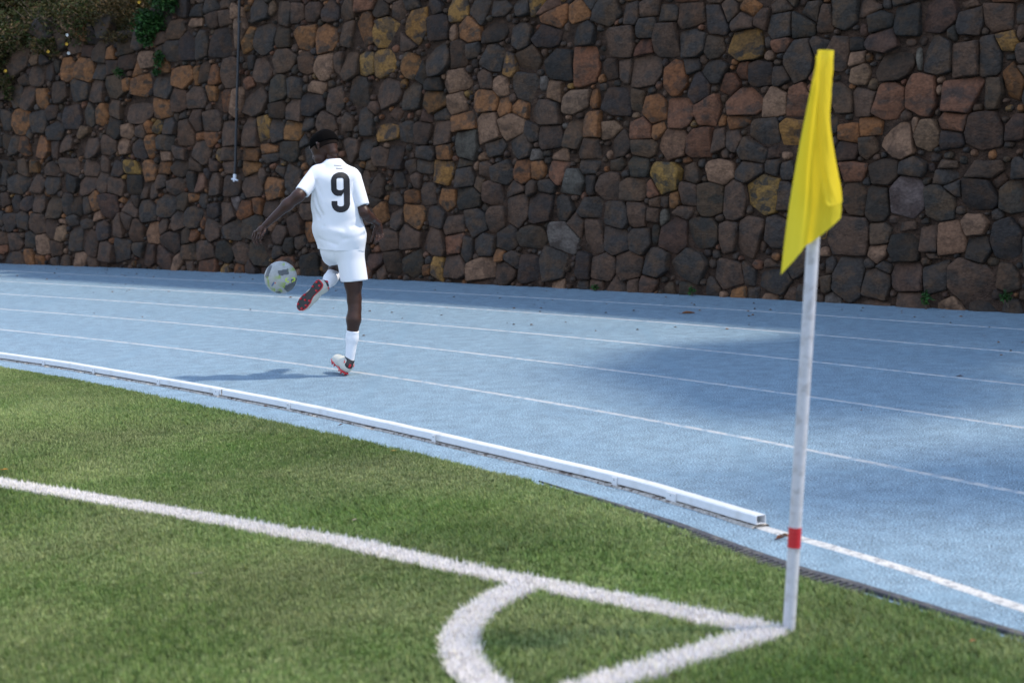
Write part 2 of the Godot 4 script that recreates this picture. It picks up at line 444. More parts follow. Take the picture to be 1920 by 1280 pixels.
func build_wall() -> void:
	var wall := thing("stone_retaining_wall", "tall dark retaining wall of rough basalt and brown stones along the track", "wall")
	var ctr: Array[Vector2] = []
	var rad: Array[Vector2] = []
	var kinds: Array[int] = []
	var hash := {}
	var add := func(c: Vector2, r: Vector2, kd: int):
		var key := Vector2i(int(c.x / 0.5), int(c.y / 0.5))
		if not hash.has(key):
			hash[key] = []
		hash[key].append(ctr.size())
		ctr.append(c)
		rad.append(r)
		kinds.append(kd)
	for k in range(0, STONES.size(), 5):
		add.call(Vector2(STONES[k], STONES[k + 1]) * 0.01, Vector2(STONES[k + 2], STONES[k + 3]) * 0.01, 1 if STONES[k + 4] == 0 and rng.randf() < 0.25 else STONES[k + 4])
	var near := func(c: Vector2) -> Array:
		var out := []
		for a in range(-1, 2):
			for b in range(-1, 2):
				var key := Vector2i(int(c.x / 0.5) + a, int(c.y / 0.5) + b)
				if hash.has(key):
					out.append_array(hash[key])
		return out
	for pass_ in [[5000, 0.11, 0.17, 0.88, 1.0], [6000, 0.07, 0.11, 0.86, 0.96], [20000, 0.024, 0.055, 0.8, 0.97]]:
		for k in pass_[0]:
			var c := Vector2(rng.randf_range(4.6, 26.5), rng.randf_range(0.0, 4.1))
			if c.y > wall_top(c.x) - 0.04:
				continue
			var r := Vector2.ONE * rng.randf_range(pass_[1], pass_[2]) * Vector2(rng.randf_range(0.85, 1.25), rng.randf_range(0.8, 1.1))
			var ok := true
			for j in near.call(c):
				var d: Vector2 = ctr[j] - c
				var u := d.normalized()
				if d.length() < directional(r.x, r.y, u) * pass_[3] + directional(rad[j].x, rad[j].y, u) * pass_[4]:
					ok = false
					break
			if ok:
				var roll := rng.randf()
				add.call(c, r, 0 if roll < 0.46 else 1 if roll < 0.74 else 2 if roll < 0.82 else 3 if roll < 0.9 else 4 if roll < 0.93 else 5 if roll < 0.98 else 6)
	# size each stone has in the picture decides which ones are separate parts
	var order: Array[int] = []
	var seen := PackedFloat32Array()
	for k in ctr.size():
		var w := wall_at(ctr[k].x, ctr[k].y, 0.0)
		var d := w.distance_to(Vector3(0, 1.4, 0))
		var inside := absf(w.x / -w.z) < 0.33 and w.y < 1.6 + 0.115 * d
		seen.append((rad[k].x * rad[k].y) / (d * d) * (1.0 if inside else 0.02))
		order.append(k)
	order.sort_custom(func(a, b): return seen[a] > seen[b])
	var rest: Array[MB] = []
	for k in 7:
		rest.append(MB.new())
	for rank in order.size():
		var k := order[rank]
		var single := rank < 298
		var mb := MB.new() if single else rest[kinds[k]]
		stone(mb, k, ctr, rad, near.call(ctr[k]), single, kinds[k])
		if single:
			shape("stone", mb.build(), stone_mat[kinds[k]], wall)
	var rubble := ArrayMesh.new()
	for k in 7:
		var had := rubble.get_surface_count()
		rest[k].build(false, rubble)
		if rubble.get_surface_count() > had:
			rubble.surface_set_material(had, stone_mat[k])
	var ru := shape("rubble", rubble, null, wall)
	ru.set_meta("kind", "stuff")
	# the core behind the stones: earth and mortar in the joints
	var core := MB.new()
	var ns := 200
	var nt := 44
	for i in ns + 1:
		var s := 2.0 + 31.0 * i / ns
		for j in nt + 1:
			var t := -0.1 + (wall_top(s) + 0.1) * j / nt
			var o := -0.042 + 0.024 * noise.get_noise_2d(s * 90.0, t * 90.0)
			if t > 3.95:
				o += 0.05 + 0.05 * noise.get_noise_2d(s * 30.0, t * 30.0)
			core.col = Color.WHITE * (1.0 + 0.3 * noise.get_noise_2d(s * 40.0 + 900.0, t * 40.0))
			core.p(wall_at(s, t, o))
	for i in ns:
		for j in nt:
			var b := i * (nt + 1) + j
			core.quad(b, b + 1, b + nt + 2, b + nt + 1)
	# coping: the top of the wall runs back into the bank
	core.col = Color.WHITE
	for i in ns + 1:
		var s := 2.0 + 31.0 * i / ns
		core.p(wall_at(s, wall_top(s), -0.05))
		core.p(wall_at(s, wall_top(s) - 0.05, -0.9))
		if i > 0:
			var b := core.v.size() - 4
			core.quad(b, b + 1, b + 3, b + 2)
	shape("mortar_core", core.build(), core_mat, wall)

func stone(mb: MB, k: int, ctr: Array[Vector2], rad: Array[Vector2], close: Array, single: bool, kind: int) -> void:
	var c := ctr[k]
	var r := rad[k]
	var poly := PackedVector2Array()
	var reach := 2.1 if r.x > 0.06 else 1.15
	var turn := rng.randf() * TAU
	for a in 11:
		var an := turn + TAU * (a + rng.randf_range(-0.3, 0.3)) / 11.0
		var sq := pow(pow(absf(cos(an)), 3.0) + pow(absf(sin(an)), 3.0), -1.0 / 3.0)
		poly.append(c + Vector2(cos(an), sin(an)) * sq * r * reach * rng.randf_range(0.82, 1.04))
	var gap := 0.002 if r.x > 0.06 else 0.0015
	for j in close:
		if j == k:
			continue
		var d := ctr[j] - c
		var u := d.normalized()
		var ri := directional(r.x, r.y, u)
		var rj := directional(rad[j].x, rad[j].y, u)
		if d.length() > (ri + rj) * 1.7:
			continue
		# the joint between two stones is seldom square to the line between them
		var sk := 0.45 * noise.get_noise_2d((ctr[j].x + c.x) * 300.0, (ctr[j].y + c.y) * 300.0)
		var ang := u.angle()
		var nrm := Vector2.from_angle(ang - 0.2 * sin(4.0 * ang) + sk)
		var lim := nrm.dot(c + u * d.length() * ri / (ri + rj)) - gap
		var cut := PackedVector2Array()
		for a in poly.size():
			var p := poly[a]
			var q := poly[(a + 1) % poly.size()]
			var dp := nrm.dot(p) - lim
			var dq := nrm.dot(q) - lim
			if dp <= 0.0:
				cut.append(p)
			if (dp < 0.0) != (dq < 0.0):
				cut.append(p.lerp(q, dp / (dp - dq)))
		poly = cut
		if poly.size() < 3:
			return
	# round the corners, break long edges
	var fine := PackedVector2Array()
	var cen := Vector2.ZERO
	for p in poly:
		cen += p
	cen /= poly.size()
	for a in poly.size():
		var p := poly[a]
		var q := poly[(a + 1) % poly.size()]
		var l := p.distance_to(q)
		if l < 0.008:
			continue
		var cutc := minf(0.012, l * 0.26)
		var n := maxi(1, int((l - 2.0 * cutc) / (0.05 if single else 0.075)))
		for i in n + 1:
			var w := p.lerp(q, (cutc + (l - 2.0 * cutc) * i / n) / l)
			var wob := 0.014 * noise.get_noise_2d(w.x * 260.0, w.y * 260.0 + k * 5.0) - 0.002
			fine.append(w + (w - cen).normalized() * wob)
	var m := fine.size()
	if m < 4:
		return
	var size := minf(r.x, r.y)
	var face := rng.randf_range(0.0, 0.034) if size > 0.06 else rng.randf_range(-0.02, 0.008)
	var tilt := Vector2(rng.randf_range(-0.2, 0.2), rng.randf_range(-0.24, 0.16))
	var ridge := Vector2.from_angle(rng.randf() * TAU)
	var ridge_at := rng.randf_range(-0.3, 0.3) * size
	var tone := rng.randf_range(0.55, 1.45)
	mb.col = Color(tone * rng.randf_range(0.93, 1.12), tone, tone * rng.randf_range(0.88, 1.06))
	var base := mb.v.size()
	var cham := clampf(0.009 / size, 0.04, 0.25)
	var rings := [[1.0, -0.11], [1.0, -0.016], [1.0 - cham * 0.45, -0.003], [1.0 - cham * 1.3, 0.006], [0.62, 0.012], [0.3, 0.014]]
	for g in rings.size():
		for a in m:
			var p := cen + (fine[a] - cen) * float(rings[g][0])
			var o: float = face + rings[g][1]
			if g > 0:
				var rel := p - cen
				o += tilt.dot(rel) + 0.016 * noise.get_noise_3d(p.x * 110.0, p.y * 110.0, k * 17.0)
				o -= maxf(0.0, ridge.dot(rel) - ridge_at) * 0.28
			mb.p(wall_at(p.x, p.y, o))
	var oc := face + 0.015 - maxf(0.0, -ridge_at) * 0.28 + 0.016 * noise.get_noise_3d(cen.x * 110.0, cen.y * 110.0, k * 17.0)
	var mid := mb.p(wall_at(cen.x, cen.y, oc))
	# outline may run either way round: make it consistent
	var area := 0.0
	for a in m:
		area += fine[a].cross(fine[(a + 1) % m])
	for g in rings.size() - 1:
		for a in m:
			var b := (a + 1) % m
			var q := [base + g * m + a, base + g * m + b, base + (g + 1) * m + b, base + (g + 1) * m + a]
			if area > 0.0:
				mb.quad(q[0], q[3], q[2], q[1])
			else:
				mb.quad(q[0], q[1], q[2], q[3])
	for a in m:
		var b := (a + 1) % m
		var l := base + (rings.size() - 1) * m
		if area > 0.0:
			mb.tri(mid, l + b, l + a)
		else:
			mb.tri(mid, l + a, l + b)

# ---------------------------------------------------------------- plants
func leaf(mb: MB, at: Vector3, size: float, wide: float) -> void:
	var d := Vector3(rng.randfn(), rng.randfn() * 0.7, rng.randfn()).normalized()
	var s := d.cross(Vector3(rng.randfn(), rng.randfn(), rng.randfn())).normalized() * size * wide
	var n := d.cross(s).normalized() * size * 0.12
	var a := mb.p(at)
	var b := mb.p(at + d * size * 0.5 + s + n)
	var c := mb.p(at + d * size)
	var e := mb.p(at + d * size * 0.5 - s + n)
	mb.tri(a, b, c)
	mb.tri(a, c, e)

func clump(mb: MB, at: Vector3, rad: Vector3, count: int, size: float, wide: float, cols: Array) -> void:
	for i in count:
		var d := Vector3(rng.randfn(), rng.randfn(), rng.randfn()).normalized() * pow(rng.randf(), 0.45)
		d *= 0.75 + 0.45 * noise.get_noise_3dv(d * 120.0 + at * 60.0)
		var base: Color = cols[rng.randi() % cols.size()]
		mb.col = base * rng.randf_range(0.45, 0.95)
		leaf(mb, at + d * rad, size * rng.randf_range(0.6, 1.3), wide)

func plant(called: String, label: String, category: String, foot: Vector3, lumps: Array, size: float, wide: float, cols: Array, group := "", flowers := []) -> Node3D:
	var t := thing(called, label, category, foot, group)
	var fo := MB.new()
	var st := MB.new()
	for l in lumps:
		clump(fo, l[0] - foot, l[1], l[2], size, wide, cols)
		for k in 3:
			var e: Vector3 = l[0] - foot + Vector3(rng.randfn(), rng.randfn(), rng.randfn()) * l[1] * 0.4
			st.tube([Vector3(0, -0.05, 0), e * 0.5 + Vector3(0, 0.04, 0), e], [0.008, 0.005, 0.002], 5)
	shape("foliage", fo.build(true), leaf_mat, t)
	shape("stem", st.build(), bark_mat, t)
	for fl in flowers:
		var mb := MB.new()
		var mdl: Vector3 = fl[0] - foot
		for k in 6:
			var an := TAU * k / 6.0
			var a := mb.p(mdl)
			var b := mb.p(mdl + Vector3(cos(an - 0.35), sin(an - 0.35), 0.25) * 0.022)
			var c := mb.p(mdl + Vector3(cos(an + 0.35), sin(an + 0.35), 0.25) * 0.022)
			mb.tri(a, b, c)
		shape("flower", mb.build(true), petal_yellow if fl[1] == 0 else petal_white, t)
	return t

func tree(label: String, foot: Vector3, height: float, lumps: Array, n: int, size: float) -> void:
	var t := thing("tree", label, "tree", foot, "trees on the bank above the wall")
	var tr := MB.new()
	tr.tube([Vector3(0, -0.3, 0), Vector3(0.1, height * 0.4, 0.05), Vector3(-0.1, height * 0.8, 0.1)], [0.24, 0.18, 0.1], 10)
	var cr := MB.new()
	for l in lumps:
		var e: Vector3 = l[0] - foot
		tr.tube([Vector3(0.05, height * 0.55, 0.05), e * 0.6 + Vector3(0, height * 0.25, 0), e], [0.1, 0.06, 0.02], 6)
		clump(cr, e, l[1], n, size, 0.3, [Color(0.05, 0.085, 0.025), Color(0.07, 0.11, 0.03), Color(0.04, 0.07, 0.03)])
	shape("trunk", tr.build(), bark_mat, t)
	shape("crown", cr.build(true), leaf_mat, t)

# ---------------------------------------------------------------- materials
var stone_mat: Array[StandardMaterial3D] = []
var core_mat: StandardMaterial3D
var leaf_mat: StandardMaterial3D
var bark_mat: StandardMaterial3D
var petal_yellow: StandardMaterial3D
var petal_white: StandardMaterial3D

func materials() -> void:
	var bump := relief_texture(512, 16.0, 0.35, 5)
	# basalt, brown, red-brown, orange-brown, ochre-crusted, pale tan, grey
	var looks := [
		[Vector3(0.040, 0.033, 0.028), Vector3(0.071, 0.043, 0.026), 0.58, 0.2],
		[Vector3(0.084, 0.048, 0.030), Vector3(0.043, 0.032, 0.025), 0.58, 0.18],
		[Vector3(0.138, 0.060, 0.032), Vector3(0.056, 0.035, 0.025), 0.61, 0.14],
		[Vector3(0.186, 0.080, 0.031), Vector3(0.059, 0.039, 0.026), 0.58, 0.12],
		[Vector3(0.216, 0.113, 0.033), Vector3(0.052, 0.039, 0.030), 0.52, 0.07],
		[Vector3(0.186, 0.105, 0.062), Vector3(0.092, 0.053, 0.033), 0.58, 0.16],
		[Vector3(0.106, 0.086, 0.071), Vector3(0.058, 0.042, 0.033), 0.60, 0.2]]
	for k in looks.size():
		var l: Array = looks[k]
		var m := mat(1, 1, 1, 0.86, 0.35)
		m.albedo_texture = patch_texture(512, l[0], l[1], l[2], l[3], 0.5, 100 + k * 31)
		m.heightmap_enabled = true
		m.heightmap_texture = bump
		m.heightmap_scale = 1.6
		triplanar(m, 0.8)
		stone_mat.append(m)
	core_mat = mat(1, 1, 1, 0.95, 0.2)
	core_mat.albedo_texture = patch_texture(256, Vector3(0.042, 0.028, 0.021), Vector3(0.075, 0.046, 0.032), 0.55, 0.3, 0.5, 77)
	core_mat.heightmap_enabled = true
	core_mat.heightmap_texture = bump
	core_mat.heightmap_scale = 3.0
	triplanar(core_mat, 1.3)
	leaf_mat = mat(1, 1, 1, 0.6, 0.3)
	leaf_mat.backlight_enabled = true
	leaf_mat.backlight = Color(0.35, 0.4, 0.2)
	bark_mat = mat(0.09, 0.065, 0.045, 0.9)
	petal_yellow = mat(0.75, 0.42, 0.03, 0.7)
	petal_white = mat(0.75, 0.75, 0.72, 0.7)

# ---------------------------------------------------------------- the scene
func _ready() -> void:
	rng.seed = 20240611
	noise.seed = 11
	noise.noise_type = FastNoiseLite.TYPE_SIMPLEX_SMOOTH
	noise.frequency = 0.01
	view_and_light()
	materials()
	wall_table()
	ground()
	build_wall()
	bank()
	markings_and_turf()
	rails()
	drain()
	player()
	football()
	corner_flag()
	small_things()

func view_and_light() -> void:
	var cam := Camera3D.new()
	cam.name = "camera"
	add_child(cam)
	cam.position = Vector3(0, 1.437, 0)
	cam.basis = Basis.from_euler(Vector3(-0.118, 0, 0)) * Basis(Vector3(0, 0, 1), -0.02)
	cam.fov = 24.62
	cam.near = 0.1
	cam.far = 400.0
	cam.current = true
	var lens := CameraAttributesPhysical.new()
	lens.frustum_focal_length = 55.0
	lens.frustum_focus_distance = 10.4
	lens.exposure_aperture = 3.2
	cam.attributes = lens
	var env := Environment.new()
	env.background_mode = Environment.BG_SKY
	var sky := Sky.new()
	var sm := ProceduralSkyMaterial.new()
	sm.sky_top_color = Color(0.60, 0.69, 0.83)
	sm.sky_horizon_color = Color(0.86, 0.89, 0.93)
	sm.sky_curve = 0.2
	sm.ground_bottom_color = Color(0.25, 0.27, 0.25)
	sm.ground_horizon_color = Color(0.75, 0.8, 0.86)
	sm.sun_angle_max = 8.0
	sm.sun_curve = 0.1
	sky.sky_material = sm
	env.sky = sky
	env.background_energy_multiplier = 1.25
	env.tonemap_mode = Environment.TONE_MAPPER_LINEAR
	env.tonemap_exposure = 1.7
	env.sdfgi_enabled = true
	env.ssao_enabled = true
	env.ssil_enabled = true
	var we := WorldEnvironment.new()
	we.name = "world_environment"
	we.environment = env
	add_child(we)
	var sun := DirectionalLight3D.new()
	sun.name = "sun"
	add_child(sun)
	sun.basis = Basis.looking_at(Vector3(-0.53, -0.848, 0.0), Vector3(0, 0, 1))
	sun.light_color = Color(1.0, 0.95, 0.88)
	sun.light_energy = 0.8
	sun.light_angular_distance = 3.2
	sun.shadow_enabled = true

# edge of the turf (x, z), seen from above, left to right
var turf_edge := [Vector2(-16, -22.5), Vector2(-9.0, -16.2), Vector2(-3.6618, -11.088), Vector2(-3.0261, -10.456), Vector2(-2.4407, -9.8201), Vector2(-1.7487, -9.015), Vector2(-0.8956, -8.0087), Vector2(-0.422, -7.4202), Vector2(0.0817, -6.7738), Vector2(0.3412, -6.3731), Vector2(0.5663, -5.9536), Vector2(0.8205, -5.4415), Vector2(0.962, -5.1796), Vector2(1.1003, -4.9845), Vector2(1.3185, -4.6418), Vector2(1.4688, -4.4041), Vector2(2.6, -2.75), Vector2(6.0, 2.6)]

func ground() -> void:
	var g := MB.new()
	for q in [Vector3(-150, -0.03, -150), Vector3(150, -0.03, -150), Vector3(150, -0.03, 150), Vector3(-150, -0.03, 150)]:
		g.p(q)
	g.quad(0, 1, 2, 3)
	setting(shape("ground", g.build(), mat(0.12, 0.1, 0.07, 0.95)))
	# running track: granulated blue rubber
	var sz := 1024
	var fine := grey_bytes(sz, FastNoiseLite.TYPE_SIMPLEX, 0.17, 3, 2)
	var dots := grey_bytes(sz, FastNoiseLite.TYPE_CELLULAR, 0.16, 8, 1)
	var soft := grey_bytes(sz, FastNoiseLite.TYPE_SIMPLEX_SMOOTH, 0.012, 21, 4)
	var px := PackedByteArray()
	px.resize(sz * sz * 3)
	var hp := PackedByteArray()
	hp.resize(sz * sz * 3)
	for k in sz * sz:
		var a := (fine[k] - 128) / 128.0
		var d := (dots[k] - 128) / 128.0
		var q := 1.0 + 0.68 * a + 0.3 * d + 0.2 * ((soft[k] - 128) / 128.0)
		var col := Vector3(0.188, 0.286, 0.362) * q
		if a < -0.55:
			col = col * 0.55
		elif a > 0.55:
			col = col.lerp(Vector3(0.62, 0.68, 0.74), 0.5)
		var s := Color(clampf(col.x, 0, 1), clampf(col.y, 0, 1), clampf(col.z, 0, 1)).linear_to_srgb()
		px[k * 3] = int(s.r * 255)
		px[k * 3 + 1] = int(s.g * 255)
		px[k * 3 + 2] = int(s.b * 255)
		var h := clampi(int(128 + 70 * a + 40 * d), 0, 255)
		hp[k * 3] = h
		hp[k * 3 + 1] = h
		hp[k * 3 + 2] = h
	var tm := mat(1, 1, 1, 0.6, 0.5)
	tm.albedo_texture = tex_of(sz, px)
	tm.heightmap_enabled = true
	tm.heightmap_texture = tex_of(sz, hp)
	tm.heightmap_scale = 0.25
	triplanar(tm, 0.5)
	var t := MB.new()
	var nx := 160
	var nd := 36
	for i in nx + 1:
		var x := -16.0 + 26.0 * i / nx
		var z0 := interp(turf_edge, x) + 0.4
		var z1 := WA * x * x + WB * x + WC - 0.4
		for j in nd + 1:
			var z := lerpf(z0, z1, float(j) / nd)
			# scuffs and dust: streaks that follow the lanes
			var dust := noise.get_noise_2d(x * 35.0 + z * 28.0, z * 120.0 - x * 100.0) + 0.6 * noise.get_noise_2d(x * 160.0, z * 160.0)
			t.col = Color(1.0 + 0.15 * dust, 1.0 + 0.12 * dust, 1.0 + 0.09 * dust)
			t.p(Vector3(x, 0, z))
	for i in nx:
		for j in nd:
			var b := i * (nd + 1) + j
			t.quad(b, b + 1, b + nd + 2, b + nd + 1)
	setting(shape("running_track", t.build(), tm))
	# field under the turf fibres
	var fm := mat(1, 1, 1, 0.95, 0.1)
	fm.albedo_texture = patch_texture(512, Vector3(0.030, 0.040, 0.018), Vector3(0.050, 0.070, 0.026), 0.5, 0.4, 0.5, 41)
	triplanar(fm, 1.4)
	var f := MB.new()
	for i in turf_edge.size():
		var e: Vector2 = turf_edge[i]
		f.p(Vector3(e.x, 0.004, e.y))
		f.p(Vector3(e.x + 14.0, 0.004, 40.0))
		if i > 0:
			var b := f.v.size() - 4
			f.quad(b, b + 1, b + 3, b + 2)
	f.p(Vector3(-60, 0.004, -22.5))
	f.p(Vector3(-60, 0.004, 40))
	f.quad(f.v.size() - 2, f.v.size() - 1, 1, 0)
	setting(shape("field", f.build(), fm))

func bank() -> void:
	# slope behind the wall
	var b := MB.new()
	var n := 60
	for i in n + 1:
		var s := 2.0 + 31.0 * i / n
		for j in 7:
			var back: float = -[0.3, 0.8, 1.6, 3.0, 6.0, 12.0, 20.0][j]
			var y: float = wall_top(s) + [-0.12, 0.35, 0.9, 1.7, 3.4, 7.0, 12.0][j] + 0.12 * noise.get_noise_2d(s * 60.0, j * 90.0)
			b.p(wall_at(s, 0.0, back) + Vector3(0, y, 0))
	for i in n:
		for j in 6:
			var k := i * 7 + j
			b.quad(k, k + 1, k + 8, k + 7)
	var m := mat(1, 1, 1, 0.95, 0.1)
	m.albedo_texture = patch_texture(256, Vector3(0.035, 0.032, 0.014), Vector3(0.022, 0.034, 0.01), 0.5, 0.3, 0.5, 61)
	triplanar(m, 0.7)
	setting(shape("hillside", b.build(), m))
	var olive := [Color(0.085, 0.075, 0.022), Color(0.06, 0.07, 0.02), Color(0.11, 0.08, 0.03), Color(0.045, 0.065, 0.016), Color(0.13, 0.085, 0.045)]
	var green := [Color(0.03, 0.085, 0.02), Color(0.045, 0.115, 0.025), Color(0.025, 0.06, 0.018)]
	var w := func(s: float, t: float, o: float) -> Vector3: return wall_at(s, t, o)
	plant("dry_shrub", "dry olive shrub hanging lowest over the left end of the wall", "shrub", w.call(7.4, 3.0, -0.35),
		[[w.call(7.1, 3.35, -0.1), Vector3(0.7, 0.6, 0.4), 2300], [w.call(7.7, 3.15, 0.05), Vector3(0.5, 0.4, 0.25), 1300], [w.call(7.55, 2.78, 0.1), Vector3(0.3, 0.38, 0.16), 700], [w.call(8.2, 3.3, 0.0), Vector3(0.5, 0.3, 0.3), 1100], [w.call(7.9, 2.6, 0.1), Vector3(0.12, 0.3, 0.1), 220]], 0.075, 0.22, olive, "shrubs on top of the wall",
		[[w.call(7.75, 3.36, 0.33), 0], [w.call(8.05, 2.8, 0.24), 0]])
	plant("dry_shrub", "dry yellow-flowered shrub on the wall top left of the green bush", "shrub", w.call(9.2, 3.06, -0.35),
		[[w.call(8.9, 3.55, -0.15), Vector3(0.65, 0.5, 0.4), 2000], [w.call(9.5, 3.45, -0.05), Vector3(0.6, 0.5, 0.36), 2000], [w.call(8.75, 3.12, 0.08), Vector3(0.35, 0.18, 0.16), 500]], 0.07, 0.2, olive, "shrubs on top of the wall",
		[[w.call(9.02, 3.02, 0.25), 0], [w.call(9.45, 3.1, 0.27), 0], [w.call(9.5, 3.22, 0.3), 1], [w.call(9.4, 2.98, 0.2), 1]])
	plant("dry_shrub", "dark olive thicket on the bank behind the far left wall top", "shrub", w.call(7.6, 3.4, -0.9),
		[[w.call(6.6, 4.1, -0.9), Vector3(0.9, 0.6, 0.5), 1700], [w.call(7.8, 4.15, -0.9), Vector3(0.9, 0.6, 0.5), 1700], [w.call(9.0, 4.1, -0.9), Vector3(0.9, 0.55, 0.5), 1500], [w.call(10.2, 4.1, -0.9), Vector3(0.8, 0.5, 0.5), 1300]], 0.08, 0.24, olive, "shrubs on top of the wall")
	plant("dry_shrub", "brown dried weeds on the wall top touching the green bush", "shrub", w.call(10.3, 3.12, -0.35),
		[[w.call(10.05, 3.55, -0.1), Vector3(0.5, 0.42, 0.34), 1700], [w.call(10.55, 3.6, -0.15), Vector3(0.45, 0.42, 0.32), 1300], [w.call(10.3, 3.15, 0.08), Vector3(0.35, 0.1, 0.12), 260]], 0.06, 0.16, [Color(0.10, 0.07, 0.028), Color(0.07, 0.06, 0.022), Color(0.13, 0.08, 0.03)], "shrubs on top of the wall")
	plant("green_bush", "bright green leafy bush hanging over the wall top near the black pipe", "bush", w.call(11.1, 3.32, -0.3),
		[[w.call(11.25, 3.62, 0.0), Vector3(0.38, 0.3, 0.3), 1500], [w.call(11.0, 3.32, 0.12), Vector3(0.3, 0.22, 0.16), 900], [w.call(10.92, 3.12, 0.12), Vector3(0.16, 0.16, 0.1), 260]], 0.06, 0.32, green, "", [[w.call(11.05, 3.55, 0.34), 0]])
	plant("weed_tuft", "small green weed growing from a joint below the green bush", "weed", w.call(11.12, 2.85, 0.0),
		[[w.call(11.12, 2.82, 0.08), Vector3(0.09, 0.16, 0.07), 160], [w.call(11.08, 2.65, 0.08), Vector3(0.06, 0.08, 0.05), 60]], 0.05, 0.3, green)
	plant("weed_tuft", "small green weed in a wall joint under the yellow-flowered shrub", "weed", w.call(10.3, 2.66, 0.0),
		[[w.call(10.3, 2.68, 0.07), Vector3(0.09, 0.07, 0.05), 80]], 0.045, 0.3, green)
	plant("weed_tuft", "green weed at the foot of the wall right of the flag pole", "weed", w.call(22.2, 0.0, 0.07),
		[[w.call(22.2, 0.1, 0.1), Vector3(0.04, 0.09, 0.05), 70]], 0.045, 0.3, green)
	plant("weed_tuft", "green weed low in the wall at the right edge of the picture", "weed", w.call(22.95, 0.1, 0.02),
		[[w.call(22.95, 0.15, 0.08), Vector3(0.06, 0.05, 0.05), 60]], 0.04, 0.3, green)
	plant("weed_tuft", "tiny green weed at the wall foot behind the middle of the track", "weed", w.call(18.38, 0.0, 0.07),
		[[w.call(18.38, 0.05, 0.09), Vector3(0.06, 0.04, 0.05), 50]], 0.035, 0.3, green)
	plant("weed_tuft", "tiny green weed at the wall foot behind the curled dry leaf", "weed", w.call(19.62, 0.0, 0.07),
		[[w.call(19.62, 0.06, 0.09), Vector3(0.025, 0.06, 0.04), 40]], 0.035, 0.3, green)
	# trees on the bank outside the frame, whose shade falls on the right half of the track
	tree("broad leafy tree on the bank beyond the right end of the picture", wall_at(25.5, 0, -1.6) + Vector3(0, 5.6, 0), 3.6,
		[[Vector3(8.1, 9.4, -10.2), Vector3(1.9, 1.3, 1.6)], [Vector3(8.1, 9.9, -9.2), Vector3(1.7, 1.3, 1.5)], [Vector3(7.5, 9.0, -11.0), Vector3(1.3, 1.0, 1.2)], [Vector3(8.6, 9.2, -11.0), Vector3(1.7, 1.2, 1.6)], [Vector3(8.0, 10.6, -10.4), Vector3(1.4, 1.0, 1.3)]], 480, 0.34)
	tree("taller leafy tree farther along the bank to the right", wall_at(30.5, 0, -2.2) + Vector3(0, 5.7, 0), 6.0,
		[[Vector3(10.4, 13.6, -6.4), Vector3(1.5, 1.1, 0.9)], [Vector3(11.6, 13.9, -6.9), Vector3(1.5, 1.2, 1.0)], [Vector3(12.2, 13.0, -5.9), Vector3(1.3, 1.0, 0.9)]], 190, 0.34)
	# black pipe down the wall with a white end
	var cable := thing("black_pipe", "thin black pipe running down the stone wall to a white end piece", "pipe")
	var cp := MB.new()
	var path := []
	for i in 23:
		var t := 5.3 - (5.3 - 1.27) * i / 22.0
		path.append(wall_at(12.6 + 0.045 * (t - 1.25), t, 0.085 + 0.02 * noise.get_noise_1d(t * 90.0)))
	var rr := []
	for i in 23:
		rr.append(0.017)
	cp.tube(path, rr, 10)
	shape("hose", cp.build(), mat(0.012, 0.013, 0.016, 0.5), cable)
	var ce := MB.new()
	ce.tube([wall_at(12.6, 1.275, 0.085), wall_at(12.6, 1.2, 0.09), wall_at(12.63, 1.19, 0.13)], [0.022, 0.022, 0.012], 10)
	ce.tube([wall_at(12.55, 1.215, 0.09), wall_at(12.67, 1.195, 0.1)], [0.012, 0.012], 8)
	shape("end_cap", ce.build(), mat(0.6, 0.62, 0.66, 0.4), cable)
	for t in [4.6, 3.2, 2.1]:
		var cl := MB.new()
		cl.box(Transform3D(Basis(), wall_at(12.6 + 0.045 * (t - 1.25), t, 0.08)), Vector3(0.05, 0.018, 0.04))
		shape("clip", cl.build(true), mat(0.03, 0.03, 0.03, 0.5), cable)

# ---------------------------------------------------------------- markings and turf
func lane(pts: Array) -> Array:
	var first: Vector3 = pts[0]
	var last: Vector3 = pts[pts.size() - 1]
	var all := [first + (first - pts[2]).normalized() * 6.0, first + (first - pts[2]).normalized() * 3.0]
	all.append_array(pts)
	all.append(last + (last - pts[pts.size() - 3]).normalized() * 2.0)
	all.append(last + (last - pts[pts.size() - 3]).normalized() * 4.0)
	return smooth_path(all, 0.12)

var rail_line: Array = []
var inner_line: Array = []

